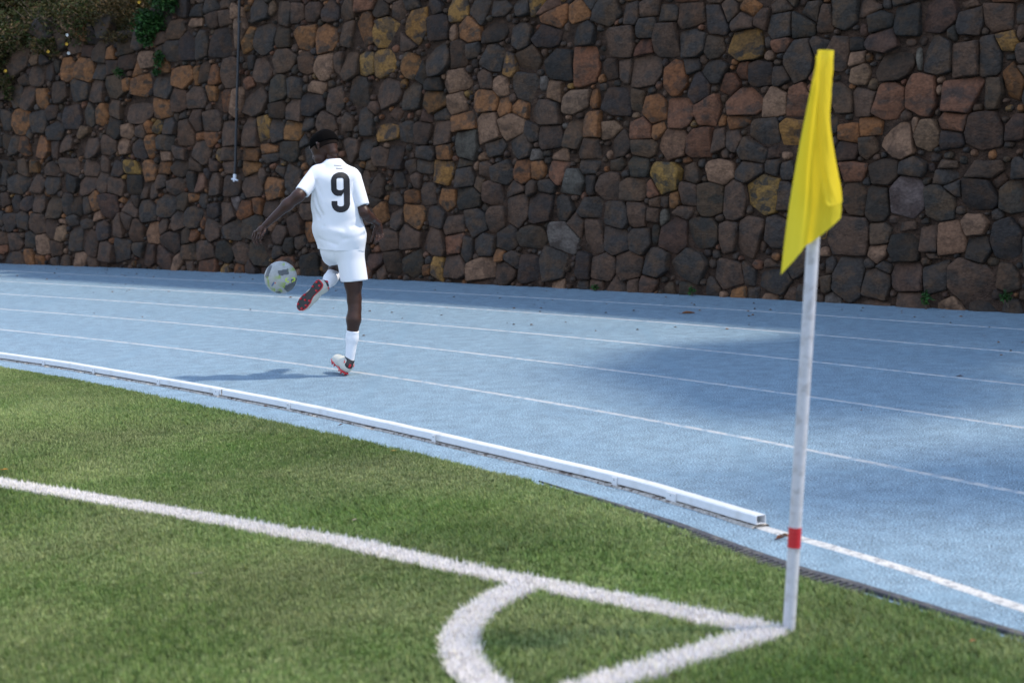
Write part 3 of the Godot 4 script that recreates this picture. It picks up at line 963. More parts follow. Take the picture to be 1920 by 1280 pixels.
func markings_and_turf() -> void:
	var lm := mat(1, 1, 1, 0.75, 0.4)
	lm.albedo_texture = patch_texture(512, Vector3(0.40, 0.42, 0.43), Vector3(0.25, 0.32, 0.38), 0.57, 0.12, 0.2, 91)
	triplanar(lm, 1.7)
	for pts in [
		[Vector3(-7.0869, 0, -21.7011), Vector3(-5.696, 0, -20.5795), Vector3(-4.3051, 0, -19.4916), Vector3(-2.9142, 0, -18.4114), Vector3(-1.5232, 0, -17.3131), Vector3(-0.1323, 0, -16.1708), Vector3(1.2586, 0, -14.9587), Vector3(2.6495, 0, -13.6509), Vector3(4.0405, 0, -12.2215)],
		[Vector3(-6.4289, 0, -19.651), Vector3(-5.1783, 0, -18.6975), Vector3(-3.9278, 0, -17.7387), Vector3(-2.6773, 0, -16.7562), Vector3(-1.4268, 0, -15.7315), Vector3(-0.1763, 0, -14.6462), Vector3(1.0742, 0, -13.4818), Vector3(2.3247, 0, -12.2199), Vector3(3.5753, 0, -10.8421)],
		[Vector3(-5.795, 0, -17.6889), Vector3(-4.6842, 0, -16.8469), Vector3(-3.5735, 0, -15.9733), Vector3(-2.4628, 0, -15.0555), Vector3(-1.352, 0, -14.081), Vector3(-0.2413, 0, -13.0371), Vector3(0.8694, 0, -11.9112), Vector3(1.9801, 0, -10.6909), Vector3(3.0909, 0, -9.3634)],
		[Vector3(-5.1793, 0, -15.7961), Vector3(-4.2049, 0, -15.0218), Vector3(-3.2304, 0, -14.2121), Vector3(-2.256, 0, -13.3545), Vector3(-1.2815, 0, -12.4367), Vector3(-0.3071, 0, -11.4461), Vector3(0.6674, 0, -10.3705), Vector3(1.6418, 0, -9.1975), Vector3(2.6163, 0, -7.9146)],
		[Vector3(-4.5321, 0, -13.7867), Vector3(-3.701, 0, -13.0778), Vector3(-2.8699, 0, -12.3335), Vector3(-2.0388, 0, -11.5406), Vector3(-1.2077, 0, -10.6862), Vector3(-0.3766, 0, -9.7572), Vector3(0.4545, 0, -8.7407), Vector3(1.2856, 0, -7.6236), Vector3(2.1167, 0, -6.393)]
		]:
		setting(shape("lane_line", ribbon(lane(pts), 0.031, 0.0025, 0.005).build(), lm))
	# line under the kerb rail, bare where the rail ends
	rail_line = smooth_path([Vector3(-6.6, 0, -14.05), Vector3(-5.2, 0, -12.85), Vector3(-3.8664, 0, -11.6652), Vector3(-3.2138, 0, -11.0585), Vector3(-2.6029, 0, -10.4203), Vector3(-2.0544, 0, -9.8349), Vector3(-1.2712, 0, -8.9551), Vector3(-0.6454, 0, -8.1729), Vector3(-0.3588, 0, -7.7962), Vector3(0.4977, 0, -6.636), Vector3(0.9437, 0, -5.885)], 0.05)
	var ends: Array = rail_line.duplicate()
	for i in ends.size():
		ends[i] = ends[i] - side_of(rail_line, i) * 0.0
	inner_line = smooth_path([Vector3(-0.6454, 0, -8.1729), Vector3(-0.3588, 0, -7.7962), Vector3(0.4977, 0, -6.636), Vector3(0.9437, 0, -5.885), Vector3(1.1977, 0, -5.4807), Vector3(1.4239, 0, -5.0748), Vector3(1.5791, 0, -4.7608), Vector3(2.3, 0, -3.45), Vector3(3.2, 0, -1.9)], 0.06)
	var im := mat(1, 1, 1, 0.8, 0.3)
	im.albedo_texture = patch_texture(512, Vector3(0.52, 0.51, 0.49), Vector3(0.32, 0.32, 0.32), 0.62, 0.15, 0.35, 95)
	triplanar(im, 3.0)
	setting(shape("inner_line", ribbon(inner_line, 0.046, 0.003, 0.006).build(), im))
	var um := mat(1, 1, 1, 0.9, 0.2)
	um.albedo_texture = patch_texture(512, Vector3(0.50, 0.45, 0.39), Vector3(0.12, 0.08, 0.06), 0.64, 0.12, 0.6, 98)
	triplanar(um, 3.0)
	setting(shape("grit_strip", ribbon(rail_line, 0.075, 0.0075, 0.01).build(), um))

	# turf: tufts of plastic fibre; white ones where the pitch lines run
	var tuft := MB.new()
	for k in 15:
		var an := rng.randf() * TAU
		var lean := rng.randf_range(0.1, 0.85)
		var hgt := rng.randf_range(0.014, 0.025)
		var d := Vector3(cos(an), 0, sin(an))
		var s := Vector3(-sin(an), 0, cos(an)).rotated(Vector3.UP, rng.randf_range(-0.9, 0.9)) * rng.randf_range(0.0008, 0.0013)
		var o := Vector3(rng.randfn(), 0, rng.randfn()) * 0.006
		var m := o + Vector3(0, hgt * 0.62, 0) + d * lean * hgt * 0.35
		var e := o + Vector3(0, hgt, 0) + d * lean * hgt
		tuft.col = Color.WHITE * rng.randf_range(0.72, 1.25)
		if k % 6 == 5:
			tuft.col = Color(1.25, 1.0, 0.85)
		var a := tuft.p(o - s)
		var b := tuft.p(o + s)
		var c := tuft.p(m + s * 0.9)
		var f := tuft.p(m - s * 0.9)
		var g := tuft.p(e)
		tuft.quad(a, b, c, f)
		tuft.tri(f, c, g)
	var tm := tuft.build()
	var corner := Vector3(0.7735, 0.02, -4.4856)
	var touch := [Vector2(-4.8, -9.1), Vector2(-2.3244, -6.9456), Vector2(-1.6255, -6.4455), Vector2(-0.6532, -5.7244), Vector2(-0.3574, -5.4436), Vector2(-0.025, -5.17), Vector2(0.4945, -4.7512), Vector2(0.7461, -4.5294)]
	var goal := [Vector2(0.7443, -4.5189), Vector2(0.2163, -4.0854), Vector2(-0.4174, -3.5653)]
	var gd: Vector2 = (goal[1] - goal[0]).normalized()
	var goal_n := Vector2(gd.y, -gd.x)
	if goal_n.x > 0.0:
		goal_n = -goal_n
	var lists := [[], [], [], []]
	var cols := [[], [], [], []]
	var n := 0
	while n < 150000:
		var z := -3.1 - 10.2 * rng.randf()
		var x := rng.randf_range(-5.4, 2.6)
		var left := -2.5 + (z + 3.1) * 0.296
		if x < left or z < interp(turf_edge, x) + (0.05 if x > 0.673 and x < 1.1615 else 0.008):
			continue
		n += 1
		var p := Vector2(x, z)
		# the pitch lines are tufted more closely
		for again in 3:
			if again > 0:
				p = Vector2(x, z) + Vector2(rng.randfn(), rng.randfn()) * 0.012
			var which := 0
			var half := 0.053 + rng.randfn() * 0.004
			if dist_to(p, touch) < half:
				which = 1
			elif dist_to(p, goal) < half:
				which = 2
			else:
				var dc := p - Vector2(corner.x, corner.z)
				var l := dc.length()
				if absf(l - 0.945) < half and p.y > interp(touch, p.x) and dc.dot(goal_n) > 0.0:
					which = 3
			if again > 0 and which == 0:
				continue
			# mown and trodden patches lean one way and show more or less of the pale side
			var patch := noise.get_noise_2d(x * 55.0, z * 55.0)
			var lie := Vector3(noise.get_noise_2d(x * 30.0 + 700.0, z * 30.0), 0, noise.get_noise_2d(x * 30.0, z * 30.0 + 400.0)) * 0.9
			var q := Basis(Vector3.UP, rng.randf() * TAU)
			var bend := Basis(Vector3(1, 0, 0), lie.z) * Basis(Vector3(0, 0, 1), -lie.x)
			var sc := rng.randf_range(0.8, 1.2) * (1.0 - 0.12 * patch)
			lists[which].append(Transform3D((bend * q).scaled(Vector3(sc, sc * (1.12 if which > 0 else 1.0), sc)), Vector3(p.x, 0.003, p.y)))
			var tone := rng.randf_range(0.7, 1.3) * (1.0 + 0.42 * patch)
			if which == 0:
				var dry := clampf(0.5 + 0.7 * noise.get_noise_2d(x * 90.0 + 50.0, z * 90.0) + 0.25 * rng.randfn(), 0.0, 1.0)
				cols[0].append(Color(0.150, 0.240, 0.062).lerp(Color(0.325, 0.360, 0.158), dry) * tone)
			else:
				var w := 0.9 * rng.randf_range(0.86, 1.05)
				cols[which].append(Color(w, w * 0.945, w * 0.925))
	var names := ["turf", "touch_line", "goal_line", "corner_arc"]
	for k in 4:
		var mm := MultiMesh.new()
		mm.transform_format = MultiMesh.TRANSFORM_3D
		mm.use_colors = true
		mm.mesh = tm
		mm.instance_count = lists[k].size()
		for i in lists[k].size():
			mm.set_instance_transform(i, lists[k][i])
			mm.set_instance_color(i, cols[k][i])
		var mi := MultiMeshInstance3D.new()
		mi.multimesh = mm
		var gm := mat(1, 1, 1, 0.5, 0.35)
		gm.backlight_enabled = true
		gm.backlight = Color(0.3, 0.34, 0.22) if k == 0 else Color(0.4, 0.4, 0.4)
		mi.material_override = gm
		put(mi, names[k])
		mi.set_meta("kind", "stuff" if k == 0 else "structure")
		mi.set_meta("label", ["short green artificial turf fibres", "straight white pitch line running left from the corner", "white pitch line running toward the viewer from the corner flag", "white quarter circle line at the corner flag"][k])

func dist_to(p: Vector2, line: Array) -> float:
	var best := 1e9
	for i in line.size() - 1:
		best = minf(best, p.distance_to(Geometry2D.get_closest_point_to_segment(p, line[i], line[i + 1])))
	return best

# ---------------------------------------------------------------- kerb rail
func rails() -> void:
	var wm := mat(1, 1, 1, 0.38, 0.5)
	wm.albedo_texture = patch_texture(256, Vector3(0.72, 0.73, 0.74), Vector3(0.58, 0.57, 0.55), 0.72, 0.2, 0.06, 131)
	triplanar(wm, 1.1)
	var prof := [Vector2(-0.024, 0.014), Vector2(-0.024, 0.027), Vector2(-0.0225, 0.0312), Vector2(-0.0225, 0.0328), Vector2(-0.024, 0.034), Vector2(-0.024, 0.0405), Vector2(-0.0225, 0.0415), Vector2(-0.0225, 0.043), Vector2(-0.0235, 0.0455), Vector2(-0.0195, 0.0495), Vector2(0.0195, 0.0495), Vector2(0.0235, 0.0455), Vector2(0.024, 0.014)]
	var inner := [Vector2(-0.0205, 0.017), Vector2(-0.0205, 0.0455), Vector2(-0.018, 0.0468), Vector2(0.018, 0.0468), Vector2(0.0205, 0.0455), Vector2(0.0205, 0.017)]
	# where the two visible lengths meet
	var joint := 0
	var jx: float = -1.7621
	for i in rail_line.size():
		if rail_line[i].x < jx:
			joint = i
	var last := rail_line.size() - 1
	var parts := [[0, joint, "white aluminium kerb rail length running out of the picture at left"], [joint, last, "long white aluminium kerb rail with an open hollow end near the flag"]]
	for q in parts:
		var path: Array = rail_line.slice(q[0], q[1] + 1)
		if q[0] > 0:
			path[0] = path[0].lerp(path[1], 0.3)
		var t := thing("kerb_rail", q[2], "rail", Vector3.ZERO, "kerb rails along the inside of the track")
		var mb := MB.new()
		var np := prof.size()
		for i in path.size():
			var s := side_of(path, i)
			var sag := 0.0015 * noise.get_noise_1d(i * 14.0)
			for k in np:
				mb.p(path[i] - s * (prof[k].x) * -1.0 + Vector3(0, prof[k].y + sag, 0))
			if i > 0:
				for k in np:
					var a := (i - 1) * np
					var b := i * np
					mb.quad(a + k, a + (k + 1) % np, b + (k + 1) % np, b + k)
		# hollow ends
		for e in [0, path.size() - 1]:
			var dirn := 1 if e == 0 else -1
			var s := side_of(path, e)
			var b0 := mb.v.size()
			for k in inner.size():
				mb.p(path[e] + s * inner[k].x + Vector3(0, inner[k].y, 0))
			for k in inner.size():
				mb.p(path[e + dirn * 4] + s * inner[k].x + Vector3(0, inner[k].y, 0))
			var ni := inner.size()
			for k in ni:
				mb.quad(b0 + k, b0 + (k + 1) % ni, b0 + ni + (k + 1) % ni, b0 + ni + k)
			# rim between the outer and the inner outline
			var outer := [0, 8, 9, 10, 11, 12]
			var r0 := mb.v.size()
			for k in ni:
				mb.p(mb.v[e * np + outer[k]])
				mb.p(mb.v[b0 + k])
			for k in ni:
				var a := r0 + k * 2
				var b := r0 + ((k + 1) % ni) * 2
				mb.quad(a, b, b + 1, a + 1)
		shape("rail", mb.build(true), wm, t)
		# clips on the field side
		for c in [[-3.3109, 0.03], [-2.8489, 0.03], [-2.2518, 0.03], [-1.7615, 0.062], [-1.2449, 0.034], [-0.3426, 0.034], [0.5025, 0.034], [0.7062, 0.066], [-4.0, 0.03], [-4.6, 0.03], [-5.3, 0.03]]:
			var at := -1
			for i in path.size():
				if path[i].x + 0.02 < c[0]:
					at = i
			if at < 0 or at >= path.size() - 1:
				continue
			var d: Vector3 = (path[at + 1] - path[at]).normalized()
			var s := side_of(path, at)
			var bs := Basis(d, Vector3.UP, d.cross(Vector3.UP))
			var cb := MB.new()
			cb.box(Transform3D(bs, path[at] - s * -0.0275 + Vector3(0, 0.0215, 0)), Vector3(c[1], 0.041, 0.005))
			cb.box(Transform3D(bs, path[at] + Vector3(0, 0.0108, 0)), Vector3(c[1] * 0.9, 0.005, 0.046))
			shape("clip", cb.build(true), wm, t)
			var sc := MB.new()
			sc.tube([path[at] + s * 0.0295 + Vector3(0, 0.031, 0), path[at] + s * 0.0315 + Vector3(0, 0.031, 0)], [0.0035, 0.003], 8)
			shape("screw", sc.build(), mat(0.25, 0.25, 0.26, 0.4), t)

func drain() -> void:
	var t := thing("drain_edging", "dark grey slotted drain edging along the turf edge by the corner flag", "drain")
	var m := mat(1, 1, 1, 0.7, 0.4)
	m.albedo_texture = patch_texture(256, Vector3(0.06, 0.06, 0.068), Vector3(0.1, 0.095, 0.092), 0.6, 0.2, 0.35, 151)
	triplanar(m, 2.0)
	var path := smooth_path([Vector3(0.1058, 0, -6.8172), Vector3(0.3435, 0, -6.4166), Vector3(0.571, 0, -6.0037), Vector3(0.8285, 0, -5.4948), Vector3(0.9713, 0, -5.23), Vector3(1.1096, 0, -5.0265), Vector3(1.3296, 0, -4.6809), Vector3(1.4828, 0, -4.4462), Vector3(2.3, 0, -3.25)], 0.03)
	var mb := MB.new()
	for i in path.size():
		var s := side_of(path, i)
		for q in [Vector2(-0.032, -0.02), Vector2(-0.032, 0.009), Vector2(-0.028, 0.014), Vector2(0.002, 0.014), Vector2(0.004, 0.011), Vector2(0.004, -0.02)]:
			var wide := clampf((path[i].x - path[0].x) / 0.5, 0.12, 1.0)
			mb.p(path[i] + s * q.x * wide + Vector3(0, (q.y if q.y < 0.0 else q.y * (0.4 + 0.6 * wide)) + 0.002 * noise.get_noise_1d(i * 9.0), 0))
		if i > 0:
			for k in 5:
				var a := (i - 1) * 6 + k
				mb.quad(a, a + 1, a + 7, a + 6)
	shape("edge_bar", mb.build(true), m, t)
	var run := 0.0
	for i in range(1, path.size()):
		var d: Vector3 = path[i] - path[i - 1]
		run += d.length()
		if path[i].x < 0.673 or path[i].x > 1.1473:
			continue
		if run < 0.026:
			continue
		run = 0.0
		var s := side_of(path, i)
		var bb := MB.new()
		bb.box(Transform3D(Basis(d.normalized(), Vector3.UP, d.normalized().cross(Vector3.UP)), path[i] + s * 0.034 + Vector3(0, 0.008, 0)), Vector3(0.011, 0.014, 0.07))
		shape("grate_bar", bb.build(true), m, t)

# ---------------------------------------------------------------- the player
func player() -> void:
	var base := Vector3(-1.1106, 0, -10.3697)
	var t := thing("person", "person seen from behind in white kit with black number 9, one leg lifted", "person", base)
	var skin := mat(0.047, 0.0215, 0.0145, 0.45, 0.4)
	var cloth := mat(0.80, 0.81, 0.84, 0.9, 0.25)
	var kneck := 0.03
	var body := MB.new()
	var prims := [
		[Vector3(-0.0092, 0.842, -0.01), Vector3(-0.0319, 1.012, -0.01), 0.06, 0.065, 0.05], [Vector3(-0.0319, 1.012, -0.01), Vector3(-0.0495, 1.2582, -0.02), 0.065, 0.08, 0.05],
		[Vector3(-0.1328, 1.3303, 0), Vector3(0.0564, 1.309, 0), 0.035, 0.035, 0.05],
		[Vector3(-0.0434, 1.3564, -0.01), Vector3(-0.0583, 1.4685, -0.035), 0.039, 0.036, 0.02],
		# left arm
		[Vector3(-0.1529, 1.3238, 0.01), Vector3(-0.2654, 1.2064, 0.12), 0.036, 0.039, 0.03], [Vector3(-0.2654, 1.2064, 0.12), Vector3(-0.3399, 1.149, 0.125), 0.039, 0.037, 0.02], [Vector3(-0.3399, 1.149, 0.125), Vector3(-0.4904, 1.0168, 0.13), 0.036, 0.021, 0.02],
		# right arm
		[Vector3(0.0806, 1.2981, 0), Vector3(0.1543, 1.0879, 0.05), 0.032, 0.033, 0.03], [Vector3(0.1561, 1.0879, 0.05), Vector3(0.1856, 1.0503, 0), 0.034, 0.032, 0.02], [Vector3(0.1856, 1.0503, 0), Vector3(0.2308, 1.0056, -0.12), 0.031, 0.022, 0.02],
		# standing leg
		[Vector3(0.0441, 0.8168, 0), Vector3(0.0616, 0.6206, -0.01), 0.06, 0.056, 0.04], [Vector3(0.0616, 0.6206, -0.01), Vector3(0.0651, 0.5066, -0.01), 0.056, 0.047, 0.03], [Vector3(0.0651, 0.5066, -0.01), Vector3(0.0677, 0.4468, 0), 0.045, 0.040, 0.02], [Vector3(0.0677, 0.4468, 0), Vector3(0.06, 0.3807, 0.015), 0.038, 0.045, 0.03], [Vector3(0.06, 0.3807, 0.015), Vector3(0.0439, 0.2578, 0), 0.045, 0.036, 0.03], [Vector3(0.0439, 0.2578, 0), Vector3(0.0198, 0.0919, -0.01), 0.036, 0.028, 0.02],
		# lifted leg
		[Vector3(-0.0639, 0.8283, -0.02), Vector3(-0.0703, 0.6817, -0.33), 0.058, 0.055, 0.03], [Vector3(-0.0703, 0.6817, -0.33), Vector3(-0.0703, 0.6685, -0.36), 0.052, 0.050, 0.02], [Vector3(-0.0703, 0.6685, -0.36), Vector3(-0.0879, 0.6647, -0.22), 0.046, 0.047, 0.03], [Vector3(-0.0879, 0.6647, -0.22), Vector3(-0.1258, 0.6038, 0), 0.045, 0.029, 0.02]]
	nets(body, prims, 0.0095)
	# head: its own finer grid
	var hc: Vector3 = Vector3(-0.1049, 1.529, -0.06)
	var fw := Vector3(-0.74, -0.42, -0.52).normalized()
	var up := (Vector3(0.12, 1, 0.0) - fw * fw.dot(Vector3(0.12, 1, 0.0))).normalized()
	var rt := fw.cross(up)
	var hp := func(r: float, u: float, f: float) -> Vector3: return hc + rt * r + up * u + fw * f
	var head := [
		[hp.call(0, 0.012, -0.018), hp.call(0, 0.016, 0.022), 0.076, 0.072, 0.03],
		[hp.call(0, -0.02, 0.045), hp.call(0, -0.05, 0.052), 0.056, 0.05, 0.03],
		[hp.call(-0.018, -0.075, 0.06), hp.call(0.018, -0.075, 0.06), 0.032, 0.032, 0.03],
		[hp.call(0, -0.092, 0.075), hp.call(0, -0.095, 0.07), 0.022, 0.022, 0.03],
		[hp.call(0, 0.005, 0.1), hp.call(0, -0.03, 0.117), 0.009, 0.013, 0.014],
		[hp.call(-0.012, -0.035, 0.108), hp.call(0.012, -0.035, 0.108), 0.009, 0.009, 0.01],
		[hp.call(-0.02, -0.062, 0.094), hp.call(0.02, -0.062, 0.094), 0.009, 0.009, 0.01],
		[hp.call(-0.018, -0.073, 0.093), hp.call(0.018, -0.073, 0.093), 0.009, 0.009, 0.008],
		[hp.call(-0.04, 0.022, 0.082), hp.call(0.04, 0.022, 0.082), 0.012, 0.012, 0.02],
		[hp.call(0, -0.02, -0.045), hp.call(0, -0.07, -0.05), 0.042, 0.034, 0.03]]
	for s in [-1.0, 1.0]:
		head.append([hp.call(0.078 * s, 0.012, -0.012), hp.call(0.082 * s, -0.004, -0.02), 0.008, 0.009, 0.006])
		head.append([hp.call(0.082 * s, 0.002, -0.022), hp.call(0.078 * s, -0.03, -0.01), 0.009, 0.007, 0.006])
	nets(body, head, 0.0045)
	# hands: chains of finger bones rooted in the palm
	var lh := [[Vector3(-0.4869, 1.0167, 0.13), Vector3(-0.519, 0.9896, 0.132), 0.02, 0.019, 0.015], [Vector3(-0.5192, 0.993, 0.13), Vector3(-0.5494, 0.9757, 0.12), 0.018, 0.012, 0.012], [Vector3(-0.5125, 0.9859, 0.13), Vector3(-0.5214, 0.9659, 0.145), 0.018, 0.012, 0.012]]
	var lf := [
		[Vector3(-0.5614, 0.9772, 0.11), Vector3(-0.5753, 0.9442, 0.108), Vector3(-0.5724, 0.9198, 0.11), Vector3(-0.5621, 0.9023, 0.113)],
		[Vector3(-0.5492, 0.9723, 0.122), Vector3(-0.5629, 0.9342, 0.122), Vector3(-0.56, 0.9099, 0.124), Vector3(-0.5516, 0.8907, 0.127)],
		[Vector3(-0.5332, 0.9674, 0.136), Vector3(-0.5448, 0.9312, 0.138), Vector3(-0.5438, 0.9069, 0.139), Vector3(-0.5374, 0.8894, 0.14)],
		[Vector3(-0.5191, 0.9643, 0.149), Vector3(-0.5215, 0.935, 0.152), Vector3(-0.5205, 0.9158, 0.152), Vector3(-0.516, 0.9018, 0.151)],
		[Vector3(-0.4824, 1.0031, 0.14), Vector3(-0.4908, 0.9764, 0.16), Vector3(-0.5025, 0.9563, 0.168), Vector3(-0.5101, 0.939, 0.168)]]
	var rh := [[Vector3(0.2308, 1.0056, -0.12), Vector3(0.2327, 0.9766, -0.13), 0.021, 0.022, 0.012], [Vector3(0.2187, 0.9875, -0.13), Vector3(0.2142, 0.9415, -0.125), 0.015, 0.013, 0.012], [Vector3(0.2401, 0.9871, -0.13), Vector3(0.2473, 0.9403, -0.135), 0.016, 0.013, 0.012]]
	var rf := [
		[Vector3(0.2066, 0.974, -0.12), Vector3(0.1996, 0.9426, -0.108), Vector3(0.1903, 0.9146, -0.102), Vector3(0.1808, 0.8899, -0.1)],
		[Vector3(0.2162, 0.9416, -0.122), Vector3(0.2145, 0.9171, -0.112), Vector3(0.209, 0.8962, -0.106), Vector3(0.2033, 0.8768, -0.104)],
		[Vector3(0.2282, 0.9375, -0.127), Vector3(0.2317, 0.9129, -0.118), Vector3(0.2247, 0.8939, -0.11), Vector3(0.214, 0.8818, -0.106)],
		[Vector3(0.2403, 0.937, -0.132), Vector3(0.2474, 0.9141, -0.124), Vector3(0.2405, 0.8969, -0.114), Vector3(0.2264, 0.8868, -0.108)],
		[Vector3(0.2507, 0.9437, -0.138), Vector3(0.258, 0.9261, -0.13), Vector3(0.2547, 0.9106, -0.12), Vector3(0.2444, 0.9005, -0.112)]]
	for pair in [[lh, lf], [rh, rf]]:
		var hand: Array = pair[0]
		for f in pair[1]:
			for k in 3:
				hand.append([f[k], f[k + 1], 0.0088 - 0.0008 * k, 0.008 - 0.0008 * k, 0.004])
		body.col = Color(1, 1, 1) if pair[0] == lh else Color(4.4, 3.2, 2.9)
		nets(body, hand, 0.0032)
	shape("body", body.build(), skin, t)
	for s in [-1.0, 1.0]:
		var eb := MB.new()
		nets(eb, [[hp.call(0.03 * s, 0.0, 0.0845), hp.call(0.034 * s, 0.0, 0.0835), 0.0105, 0.0105]], 0.004)
		var eye := shape("eye", eb.build(), mat(0.6, 0.57, 0.54, 0.2), t)
		var ib := MB.new()
		nets(ib, [[hp.call(0.031 * s, -0.001, 0.0925), hp.call(0.032 * s, -0.001, 0.0925), 0.0045, 0.0045]], 0.002)
		shape("iris", ib.build(), mat(0.02, 0.012, 0.008, 0.15), eye)
	# hair: a thick short cap with a faded edge
	var hair := MB.new()
	var cut := (up * 0.95 - fw * 0.05).normalized()
	nets(hair, [[hp.call(0, 0.012, -0.02), hp.call(0, 0.016, 0.024), 0.083, 0.079, 0.02], [hp.call(0, 0.045, -0.02), hp.call(0, 0.048, 0.035), 0.05, 0.05, 0.03]], 0.0048, [[-cut, -cut.dot(hp.call(0, 0.004, 0.0))]], 0.006, Vector3(26, 26, 26))
	var hm := mat(0.0045, 0.004, 0.004, 1.0, 0.1)
	var scalp := shape("hair", hair.build(), hm, t)
	# clipped sides and nape
	var fade := MB.new()
	nets(fade, [[hp.call(0, 0.012, -0.018), hp.call(0, 0.016, 0.022), 0.0785, 0.0745, 0.03], [hp.call(0, -0.02, -0.045), hp.call(0, -0.05, -0.05), 0.0445, 0.04, 0.03]], 0.0045, [[-up, -up.dot(hp.call(0, -0.028, 0.0))], [fw, fw.dot(hp.call(0, 0, 0.022))]])
	shape("clipped_hair", fade.build(), mat(0.013, 0.0085, 0.007, 0.9, 0.2), scalp)
	# shirt
	var sh := MB.new()
	var sp := [
		[Vector3(-0.1021, 1.3017, 0), Vector3(-0.0931, 1.1369, 0.005), 0.092, 0.097, 0.05], [Vector3(-0.0931, 1.1369, 0.005), Vector3(-0.0905, 0.9859, 0.01), 0.097, 0.098, 0.05], [Vector3(-0.0905, 0.9859, 0.01), Vector3(-0.0663, 0.7942, 0), 0.098, 0.092, 0.05],
		[Vector3(0.0134, 1.2854, 0), Vector3(0.0219, 1.0995, 0.005), 0.094, 0.100, 0.05], [Vector3(0.0219, 1.0995, 0.005), Vector3(0.0561, 0.9407, 0.01), 0.100, 0.098, 0.05], [Vector3(0.0561, 0.9407, 0.01), Vector3(0.0571, 0.7811, 0), 0.098, 0.092, 0.05],
		[Vector3(-0.0421, 1.2762, 0.01), Vector3(-0.0285, 0.8365, 0.01), 0.098, 0.1, 0.05],
		[Vector3(-0.1461, 1.3515, 0), Vector3(-0.0408, 1.3808, -0.01), 0.052, 0.056, 0.04], [Vector3(-0.0408, 1.3808, -0.01), Vector3(0.0746, 1.3297, 0), 0.056, 0.056, 0.04], [Vector3(-0.0612, 1.4022, -0.01), Vector3(-0.0226, 1.4014, -0.01), 0.044, 0.044, 0.03],
		[Vector3(-0.1627, 1.345, 0.01), Vector3(-0.2538, 1.2161, 0.1), 0.058, 0.050, 0.025], [Vector3(0.0847, 1.3155, 0), Vector3(0.1546, 1.1122, 0.045), 0.058, 0.043, 0.025]]
	var cuff_l := (Vector3(-0.2538, 1.2161, 0.1) - Vector3(-0.1627, 1.345, 0.01)).normalized()
	var cuff_r := (Vector3(0.1546, 1.1122, 0.045) - Vector3(0.0847, 1.3155, 0)).normalized()
	# sleeves are cut square in their own grids, the trunk at the hem
	var hem := Vector3(Vector3(0.1435, 0.8289, 0) - Vector3(-0.1527, 0.8525, 0)).normalized()
	var down := Vector3(hem.y, -hem.x, 0).normalized()
	if down.y > 0.0:
		down = -down
	var clips := [[down, down.dot(Vector3(-0.0082, 0.839, 0))], [Vector3(-0.05, 1, 0.0).normalized(), Vector3(-0.05, 1, 0.0).normalized().dot(Vector3(-0.0377, 1.4419, 0))]]
	var fd := nets(sh, sp.slice(0, 10) + [[Vector3(-0.1452, 1.3446, 0.01), Vector3(-0.1952, 1.2938, 0.045), 0.056, 0.05, 0.03], [Vector3(0.0742, 1.3157, 0), Vector3(0.1087, 1.2349, 0.02), 0.056, 0.05, 0.03]], 0.0065, clips, 0.012, Vector3(10, 4, 10), [
		[Vector3(-0.1886, 1.0344, 0.03), Vector3(-0.1041, 1.0042, 0.1), 0.015, 0.013], [Vector3(-0.1337, 0.9904, 0.09), Vector3(0.0079, 0.9608, 0.115), -0.0096, 0.02],
		[Vector3(-0.1837, 1.2694, 0.06), Vector3(-0.1154, 1.0811, 0.1), 0.0128, 0.012], [Vector3(-0.1526, 1.29, 0.08), Vector3(-0.0824, 1.1292, 0.1), 0.0112, 0.011], [Vector3(-0.1816, 1.1645, 0.05), Vector3(-0.1348, 1.0602, 0.09), 0.0144, 0.012],
		[Vector3(-0.1363, 1.255, 0.08), Vector3(-0.1056, 1.1645, 0.1), -0.0080, 0.010], [Vector3(0.0978, 1.2918, 0.07), Vector3(0.1177, 1.2074, 0.05), 0.0144, 0.009], [Vector3(0.068, 1.2789, 0.09), Vector3(0.1074, 1.1524, 0.07), 0.0080, 0.010],
		[Vector3(0.1287, 1.0818, 0.06), Vector3(0.1559, 0.9688, 0.05), -0.0080, 0.012], [Vector3(0.0785, 1.001, 0.11), Vector3(0.1646, 1.0247, 0.05), 0.0112, 0.012], [Vector3(0.0235, 0.9184, 0.11), Vector3(0.1559, 0.9412, 0.06), 0.0080, 0.014],
		[Vector3(-0.1371, 0.927, 0.08), Vector3(-0.0301, 0.8845, 0.11), 0.0080, 0.013], [Vector3(-0.146, 0.8711, 0.08), Vector3(0.1548, 0.8441, 0.08), 0.0048, 0.006]])
	nets(sh, [[Vector3(-0.1557, 1.3448, 0.01), Vector3(-0.2631, 1.2027, 0.112), 0.055, 0.051, 0.03]], 0.006, [[cuff_l, cuff_l.dot(Vector3(-0.2471, 1.2262, 0.095))]], 0.008, Vector3(12, 8, 12))
	nets(sh, [[Vector3(0.0811, 1.312, 0), Vector3(0.1596, 1.0878, 0.05), 0.056, 0.042, 0.03]], 0.006, [[cuff_r, cuff_r.dot(Vector3(0.1496, 1.1314, 0.041))]], 0.008, Vector3(12, 8, 12))
	var shirt := shape("shirt", sh.build(), cloth, t)
	number_nine(fd, shirt)
	# shorts
	var so := MB.new()
	var thigh := (Vector3(-0.0703, 0.6817, -0.33) - Vector3(-0.0649, 0.8366, 0)).normalized()
	var rdown := Vector3(0.0, -1, 0.0)
	nets(so, [[Vector3(-0.0642, 0.8578, 0), Vector3(0.0453, 0.8556, 0), 0.092, 0.092, 0.04], [Vector3(0.0446, 0.8344, 0), Vector3(0.0727, 0.6034, 0), 0.096, 0.094, 0.04]], 0.0075, [[Vector3(0.06, -1, 0).normalized(), Vector3(0.06, -1, 0).normalized().dot(Vector3(0.0737, 0.6354, 0))]], 0.012, Vector3(9, 4, 9))
